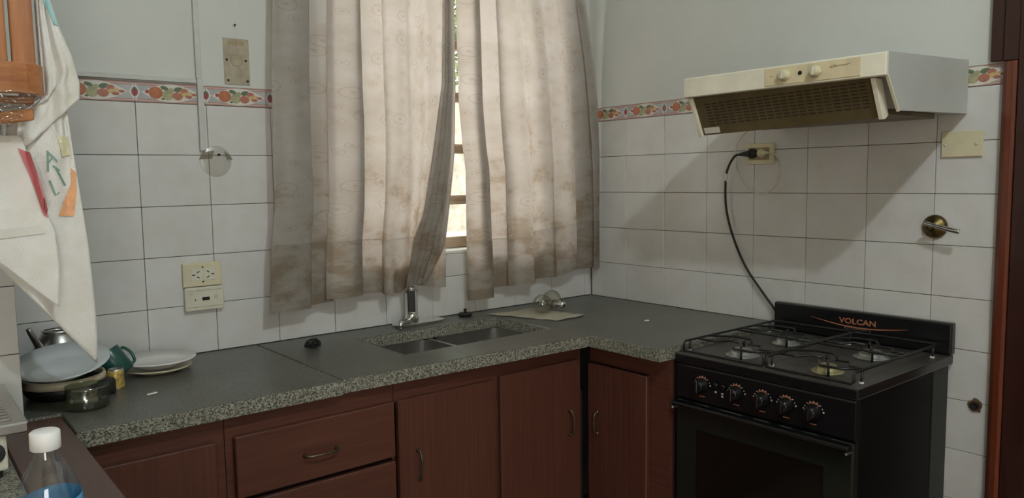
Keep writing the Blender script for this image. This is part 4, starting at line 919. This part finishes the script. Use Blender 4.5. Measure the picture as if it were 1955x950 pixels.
# green mug lying on its side
mg = thing('mug', 'dark green mug with white inside, lying tipped over behind the small tin', 'mug', (-1.957, -0.19, Zc))
ax = Vector((-0.52, 0.33, 0.79)).normalized(); mc = Vector((-1.971, -0.199, Zc + 0.0505)) - ax * 0.035
bm = B(); lathe(bm, [(0, 0), (0.028, 0), (0.031, 0.003), (0.034, 0.068), (0.0335, 0.0695)], mc, ax, 32); mk('body', bm, 'mug_green', mg, smooth=True)
bm = B(); lathe(bm, [(0.0335, 0.0698), (0.0318, 0.0695), (0.0295, 0.006), (0, 0.005)], mc, ax, 32); mk('inside', bm, 'porcelain', mg, smooth=True)
hx = Vector((0.85, 0.35, 0.1)); hx = (hx - ax * hx.dot(ax)).normalized()
bm = B(); tube(bm, [mc + ax * 0.012 + hx * 0.031, mc + ax * 0.010 + hx * 0.046, mc + ax * 0.032 + hx * 0.055, mc + ax * 0.055 + hx * 0.048, mc + ax * 0.057 + hx * 0.0325], 0.004, 10, 5); mk('handle', bm, 'mug_green', mg, smooth=True)
# small printed tin
tn = thing('tin', 'small gold tin with floral print and dark end standing beside the plates', 'tin', (-2.004, -0.262, Zc))
bm = B(); lathe(bm, [(0.0195, 0.0015), (0.0205, 0.003), (0.0190, 0.044), (0.0175, 0.046)], (-1.985, -0.262, Zc), (0, 0, 1), 24); mk('body', bm, 'tin_print', tn, smooth=True)
bm = B(); lathe(bm, [(0, 0), (0.0195, 0), (0.0195, 0.0015)], (-1.985, -0.262, Zc), (0, 0, 1), 24); mk('base', bm, 'steel', tn)
bm = B(); lathe(bm, [(0.0178, 0.0452), (0.0180, 0.049), (0.0150, 0.0495), (0.0145, 0.047), (0, 0.047)], (-1.985, -0.262, Zc), (0, 0, 1), 24); mk('rim', bm, 'steel', tn, smooth=True)
bm = B(); lathe(bm, [(0, 0), (0.023, 0), (0.024, 0.004), (0.024, 0.030), (0.021, 0.036), (0, 0.037)], (-2.018, -0.300, Zc), (0, 0, 1), 24); tag(mk('lid', bm, 'rubber', origin=(-2.018, -0.3, Zc), smooth=True), 'black plastic lid between the glass jar and the gold tin', 'lid')
# scourer
sc = B()
random.seed(3)
for k in range(70):
    p = []
    a0 = random.uniform(0, 2 * pi)
    for q in range(7):
        a = a0 + q * random.uniform(0.5, 1.3); r = random.uniform(0.008, 0.026); z = random.uniform(0.003, 0.030) * (1.1 - r / 0.04)
        p.append((-1.398 + r * cos(a) * 1.05, -0.163 + r * sin(a) * 0.9, Zc + 0.0015 + z))
    tube(sc, p, 0.0011, 4, 3)
tag(mk('scourer', sc, 'scourer', origin=(-1.398, -0.163, Zc)), 'dark wiry metal scourer lying on the worktop left of the sink', 'scourer')
# stopper
st = thing('sink_stopper', 'black rubber sink stopper lying behind the sink', 'stopper', (-0.722, -0.048, Zc))
bm = B(); lathe(bm, [(0, 0), (0.021, 0), (0.027, 0.006), (0.027, 0.010), (0.022, 0.013), (0, 0.0135)], (-0.722, -0.048, Zc), (0, 0, 1), 24); mk('disc', bm, 'rubber', st, smooth=True)
bm = B(); lathe(bm, [(0, 0.0137), (0.006, 0.0137), (0.0045, 0.019), (0.007, 0.024), (0.005, 0.028), (0, 0.029)], (-0.722, -0.048, Zc), (0, 0, 1), 14); mk('knob', bm, 'rubber', st, smooth=True)
# paper sheet
def PP(u, v):
    a = Vector((-0.655, -0.085)).lerp(Vector((-0.545, -0.362)), v); b = Vector((-0.40, -0.105)).lerp(Vector((-0.412, -0.372)), v)
    p = a.lerp(b, u); e = 0.006 * sin(11 * u + 3 * v) + 0.004 * sin(23 * v + 5 * u)
    if u in (0, 1) or v in (0, 1): p = p + Vector((e, 0.8 * e))
    return Vector((p.x, p.y, Zc + 0.0012 + 0.0011 * (1 + sin(9 * u + 6 * v)) + (0.004 * (v - 0.8) / 0.2 * u if v > 0.8 else 0)))
bm = B(); grid(bm, PP, 22, 22); o = mk('paper_sheet', bm, 'paper', origin=(-0.5, -0.23, Zc)); solid(o, 0.001); tag(o, 'rumpled yellowish paper sheet under the two light bulbs', 'paper')
# light bulbs lying on the paper
def bulb(label, c, axis, k=1.2):
    ax = Vector(axis).normalized(); c = Vector(c)
    t = thing('light_bulb', label, 'light bulb', (c.x, c.y, Zc + 0.005), 'old bulbs on the paper sheet')
    bm = B(); lathe(bm, [(0, -0.030), (0.012, -0.0275), (0.022, -0.0205), (0.029, -0.008), (0.030, 0.002), (0.027, 0.014), (0.020, 0.028), (0.0145, 0.042), (0.0130, 0.050)], c, ax, 28); bmesh.ops.scale(bm, vec=(k, k, k), space=Matrix.Translation(-c), verts=bm.verts); mk('globe', bm, 'bulb_glass', t, smooth=True)
    bm = B(); pr = [(0.0132, 0.0505)]
    for q in range(5): pr += [(0.0138, 0.0525 + 0.004 * q), (0.0128, 0.0545 + 0.004 * q)]
    pr += [(0.011, 0.074), (0.006, 0.077), (0, 0.077)]; lathe(bm, pr, c + ax * 0.0105, ax, 20); mk('screw_cap', bm, 'chrome', t, smooth=True)
    bm = B(); lathe(bm, [(0, 0.0772), (0.0045, 0.0772), (0.0035, 0.0795), (0, 0.080)], c + ax * 0.0105, ax, 12); mk('contact', bm, 'black_matte', t)
    bm = B(); tube(bm, [c + ax * 0.058, c + ax * 0.018], 0.003, 8); mk('stem', bm, 'jar_glass', t, smooth=True)
bulb('clear light bulb on the paper with its cap turned towards the right wall', (-0.490, -0.225, Zc + 0.0405), (0.98, 0.12, -0.16))
bulb('clear light bulb on the paper with its cap turned towards the worktop front', (-0.385, -0.165, Zc + 0.0405), (-0.18, -0.97, -0.15))
for q, (x, y, a, l, m, lab) in enumerate(((-1.933, -0.395, 0.25, 0.03, 'sticker_white', 'thin white scrap lying on the worktop in front of the plates'), (-0.312, -0.585, -0.6, 0.02, 'sticker_white', 'tiny white crumb on the worktop near the stove'))):
    bm = B(); lathe(bm, [(0, -l / 2), (0.0022, -l * 0.4), (0.0026, l * 0.3), (0, l / 2)], (x, y, Zc + 0.0024), (cos(a), sin(a), 0), 8); tag(mk('scrap', bm, m, origin=(x, y, Zc)), lab, 'scrap')

# water bottle
bt = thing('water_bottle', 'clear plastic water bottle with white cap and blue label', 'bottle', (-2.295, -1.382, 0.9005))
bc = (-2.295, -1.382, 0.9005); BH = 0.212
bm = B(); lathe(bm, [(0, 0.006), (0.022, 0.001), (0.032, 0.003), (0.0345, 0.012), (0.0345, 0.030), (0.0335, 0.034), (0.0345, 0.040), (0.0345, 0.150), (0.0325, 0.166), (0.0265, 0.184), (0.018, 0.199), (0.0135, 0.206), (0.0130, 0.2175)], bc, (0, 0, 1), 40); mk('body', bm, 'pet', bt, smooth=True)
bm = B(); pr = [(0, 0.2365), (0.0138, 0.2365), (0.0158, 0.2347), (0.0160, 0.2160), (0.0150, 0.2150), (0.0142, 0.2150)]; lathe(bm, pr, bc, (0, 0, 1), 36); cpo = mk('cap', bm, 'cap_white', bt, smooth=True)
def LB(u, v):
    a = 2 * pi * u; h = lerp(0.052, 0.157 + 0.004 * sin(a * 1.0 + 1.2), v); r = 0.0349 if h < 0.150 else lerp(0.0349, 0.0338, (h - 0.150) / 0.012)
    return Vector((bc[0] + r * cos(a), bc[1] + r * sin(a), bc[2] + h))
bm = B(); grid(bm, LB, 48, 8); lb = mk('label', bm, 'label_blue', bt)
def LN(u, v):
    a = 2 * pi * u; h = lerp(0.060, 0.120 + 0.010 * sin(a * 2 + 0.3), v); return Vector((bc[0] + 0.0352 * cos(a), bc[1] + 0.0352 * sin(a), bc[2] + h))
bm = B(); grid(bm, LN, 48, 5); mk('label_band', bm, 'label_navy', lb)

# cream appliance with slotted steel top
ap = thing('electric_grill', 'cream countertop appliance with slotted grey metal top by the pillar', 'appliance', (-2.37, -0.63, 0.9005))
bm = B(); box(bm, -2.475, -2.278, -0.80, -0.475, 0.915, 0.980, 0.006, 2); mk('body', bm, 'cream_pale', ap)
bm = B(); box(bm, -2.485, -2.245, -0.812, -0.468, 0.9805, 1.000, 0.003); tp = mk('top_plate', bm, 'steel', ap)
for k in range(13):
    bm = B(); box(bm, -2.44, -2.268, -0.785 + 0.022 * k, -0.775 + 0.022 * k, 1.0002, 1.0035, 0.001); mk('slat', bm, 'aluminium', tp)
bm = B(); lathe(bm, [(0, 0), (0.018, 0), (0.018, 0.006), (0, 0.007)], (-2.30, -0.8005, 0.95), (0, -1, 0), 20); mk('knob', bm, 'black_matte', ap)
for x in (-2.46, -2.295):
    for y in (-0.78, -0.50):
        bm = B(); cyl(bm, (x, y, 0.9005), (x, y, 0.9148), 0.009, 12); mk('foot', bm, 'rubber', ap)

# ================================================================== WOODEN RACK AND TOWEL
rk = thing('wooden_rack', 'slatted wooden wall rack with a bent front rail on the pillar', 'rack', (-2.26, -0.43, 1.5))
for x0, x1 in ((-2.262, -2.2185), (-2.2115, -2.173), (-2.318, -2.270)):
    bm = B(); box(bm, x0, x1, -0.672, -0.654, 1.597, 2.12, 0.003, 2); mk('slat', bm, 'rack_wood', rk)
path = [(-2.40, -0.691), (-2.30, -0.691), (-2.22, -0.690), (-2.195, -0.686), (-2.178, -0.676), (-2.168, -0.660), (-2.167, -0.64), (-2.167, -0.56), (-2.167, -0.4215)]
def band(pts, th, z0, z1):
    bm = B(); n = len(pts); L_, R_ = [], []
    for i, p in enumerate(pts):
        a = Vector(pts[max(0, i - 1)]); b = Vector(pts[min(n - 1, i + 1)]); d = (b - a).normalized(); nn = Vector((-d.y, d.x)) * th / 2; p = Vector(p)
        L_.append([bm.verts.new((*(p + nn), z)) for z in (z0(i), z1(i))]); R_.append([bm.verts.new((*(p - nn), z)) for z in (z0(i), z1(i))])
    for i in range(n - 1):
        for q in ((L_[i][0], L_[i + 1][0], L_[i + 1][1], L_[i][1]), (R_[i][0], R_[i][1], R_[i + 1][1], R_[i + 1][0]), (L_[i][1], L_[i + 1][1], R_[i + 1][1], R_[i][1]), (L_[i][0], R_[i][0], R_[i + 1][0], L_[i + 1][0])): bm.faces.new(q).smooth = False
    for i in (0, n - 1): bm.faces.new((L_[i][0], L_[i][1], R_[i][1], R_[i][0]))
    bmesh.ops.recalc_face_normals(bm, faces=bm.faces[:]); bmesh.ops.bevel(bm, geom=[e for e in bm.edges if len(e.link_faces) == 2 and e.calc_face_angle() > 1.2], offset=0.002, segments=2, affect='EDGES', profile=0.5)
    return bm
mk('front_rail', band(path, 0.014, lambda i: 1.588, lambda i: 1.645), 'rack_wood_h', rk)
bm = B(); box(bm, -2.40, -2.178, -0.652, -0.4215, 1.572, 1.586, 0.002); mk('shelf', bm, 'rack_wood_h', rk)
bm = B(); prism(bm, [(-2.40, 1.505), (-2.40, 1.528), (-2.182, 1.563), (-2.182, 1.541)], 'Y', -0.668, -0.652, 0.002); mk('lower_rail', bm, 'rack_wood_h', rk)
bm = B(); box(bm, -2.40, -2.235, -0.651, -0.4215, 1.522, 1.533, 0.002); mk('shelf', bm, 'rack_wood_h', rk)
for x in (-2.39, -2.30):
    bm = B(); box(bm, x, x + 0.02, -0.440, -0.4215, 1.497, 2.12, 0.002); mk('upright', bm, 'rack_wood', rk)
bm = B(); box(bm, -2.40, -2.165, -0.653, -0.4215, 2.10, 2.115, 0.002); mk('shelf', bm, 'rack_wood_h', rk)
bm = B(); tube(bm, [(-2.16, -0.435, 1.895), (-2.150, -0.56, 1.902), (-2.148, -0.60, 1.902), (-2.148, -0.63, 1.915)], 0.004, 8, 3); box(bm, -2.175, -2.15, -0.437, -0.4215, 1.86, 1.90, 0.002); mk('hook', bm, 'steel', rk)

def film(u, v):
    x = lerp(-2.36, -2.180 - 0.035 * v, u); z = lerp(1.592, 1.530 - 0.17 * (1 - u) ** 1.5, v)
    return Vector((x, -0.706 + 0.006 * sin(14 * u + 9 * v) + 0.004 * sin(31 * v - 12 * u), z))
bm = B(); grid(bm, film, 40, 24); tag(mk('plastic_wrap', bm, 'film', origin=(-2.27, -0.706, 1.5)), 'clear crinkled plastic wrap hanging from the wooden rack', 'plastic wrap')

tw = thing('kitchen_towel', 'white terry towel with coloured print hanging from the wooden rack', 'towel', (-2.13, -0.60, 1.04))
def ruled(left, right, y, ny, ripple, nu=40, nv=70):
    """cloth between two edge polylines [(x,z)...]"""
    def along(pl, t):
        ds = [0]
        for a, b in zip(pl, pl[1:]): ds.append(ds[-1] + math.hypot(b[0] - a[0], b[1] - a[1]))
        t *= ds[-1]
        for i in range(len(pl) - 1):
            if t <= ds[i + 1] + 1e-9: k = (t - ds[i]) / max(1e-9, ds[i + 1] - ds[i]); return lerp(pl[i][0], pl[i + 1][0], k), lerp(pl[i][1], pl[i + 1][1], k)
        return pl[-1]
    def P(u, v):
        a, b = along(left, v), along(right, v)
        return Vector((lerp(a[0], b[0], u), y + ripple(u, v) + ny * v, lerp(a[1], b[1], u)))
    bm = B(); grid(bm, P, nu, nv); return bm, P
rip1 = lambda u, v: (0.010 * sin(7.5 * u + 0.8) + 0.005 * sin(17 * u + 2 * v)) * (0.5 + 0.5 * v) + 0.003 * sin(9 * v)
bm, PB = ruled([(-2.154, 1.885), (-2.154, 1.60), (-2.158, 1.572), (-2.215, 1.558), (-2.222, 1.50), (-2.29, 1.45), (-2.31, 1.34)],
               [(-2.140, 1.89), (-2.136, 1.783), (-2.118, 1.66), (-2.112, 1.58), (-2.107, 1.494), (-2.095, 1.366), (-2.088, 1.289), (-2.083, 1.189), (-2.081, 1.10), (-2.085, 1.038)], -0.588, 0.0, rip1)
bl = solid(mk('back_layer', bm, 'terry', tw), 0.004)
rip2 = lambda u, v: 0.006 * sin(13 * u + 1.5 * v) + 0.003 * sin(25 * u) + 0.003 * sin(8 * v)
bm, PM = ruled([(-2.154, 1.892), (-2.154, 1.60), (-2.16, 1.57), (-2.200, 1.55), (-2.207, 1.50), (-2.199, 1.484)],
               [(-2.138, 1.895), (-2.133, 1.783), (-2.118, 1.724), (-2.099, 1.674), (-2.088, 1.622), (-2.090, 1.592)], -0.608, 0.0, rip2)
solid(mk('upper_fold', bm, 'terry', tw), 0.004)
rip3 = lambda u, v: 0.004 * sin(8 * u + 3 * v) + 0.003 * sin(6 * v)
bm, PF = ruled([(-2.32, 1.515), (-2.32, 1.42), (-2.31, 1.33)], [(-2.200, 1.514), (-2.190, 1.483), (-2.170, 1.379), (-2.153, 1.326), (-2.150, 1.25), (-2.156, 1.172)], -0.615, 0.0, rip3)
ff = solid(mk('front_fold', bm, 'terry', tw), 0.004)
def ontowel(x, z, y): return Vector((x, y, z))
def patch(pts, y, m, name, parent):
    """flat print: a polygon laid on the cloth"""
    bm = B(); f = bm.faces.new([bm.verts.new((x, y, z)) for x, z in pts]); bmesh.ops.triangulate(bm, faces=[f]); 
    bmesh.ops.subdivide_edges(bm, edges=bm.edges[:], cuts=2, use_grid_fill=True)
    o = mk(name, bm, m, parent)
    return o
def shrink(o, target, off=0.0008):
    md = o.modifiers.new('on_cloth', 'SHRINKWRAP'); md.target = target; md.wrap_method = 'PROJECT'; md.use_project_y = True; md.use_positive_direction = True; md.use_negative_direction = True; md.offset = 0.003
    return o
shrink(patch([(-2.206, 1.490), (-2.190, 1.440), (-2.180, 1.40), (-2.172, 1.362), (-2.163, 1.352), (-2.1665, 1.378), (-2.176, 1.43), (-2.189, 1.482)], -0.635, 'red_print', 'printed_stripe', ff), ff)
shrink(patch([(-2.112, 1.452), (-2.103, 1.441), (-2.105, 1.398), (-2.112, 1.353), (-2.142, 1.355), (-2.121, 1.388), (-2.113, 1.42)], -0.62, 'peach_print', 'printed_ribbon', bl), bl)
shrink(patch([(-2.150, 1.80), (-2.147, 1.782), (-2.130, 1.735), (-2.121, 1.731), (-2.136, 1.783), (-2.138, 1.80)], -0.63, 'teal_print', 'printed_corner', bl), bpy.data.objects['upper_fold'])
shrink(patch([(-2.135, 1.515), (-2.113, 1.515), (-2.111, 1.478), (-2.128, 1.474)], -0.62, 'yellow_print', 'printed_patch', bl), bl)
def stroke(pts, w):
    P_ = []; Q_ = []
    for i, p in enumerate(pts):
        a = Vector(pts[max(0, i - 1)]); b = Vector(pts[min(len(pts) - 1, i + 1)]); d = (b - a).normalized(); n_ = Vector((-d.y, d.x)) * w / 2
        P_.append(tuple(Vector(p) + n_)); Q_.append(tuple(Vector(p) - n_))
    return P_ + Q_[::-1]
for s in ([(-2.154, 1.486), (-2.1555, 1.445)], [(-2.154, 1.484), (-2.138, 1.464)], [(-2.1545, 1.462), (-2.146, 1.473)], [(-2.147, 1.4565), (-2.134, 1.446)], [(-2.1405, 1.451), (-2.124, 1.416)], [(-2.154, 1.427), (-2.1455, 1.397), (-2.138, 1.402)]):
    shrink(patch(stroke(s, 0.0032), -0.62, 'letter_green', 'printed_letter', bl), bl)
# stitched hem of the front fold
bm, _ = ruled([(-2.30, 1.330), (-2.30, 1.312)], [(-2.176, 1.338), (-2.170, 1.322)], -0.623, 0.0, lambda u, v: 0, 20, 3)
shrink(mk('hem_band', bm, 'towel_hem', ff), ff)
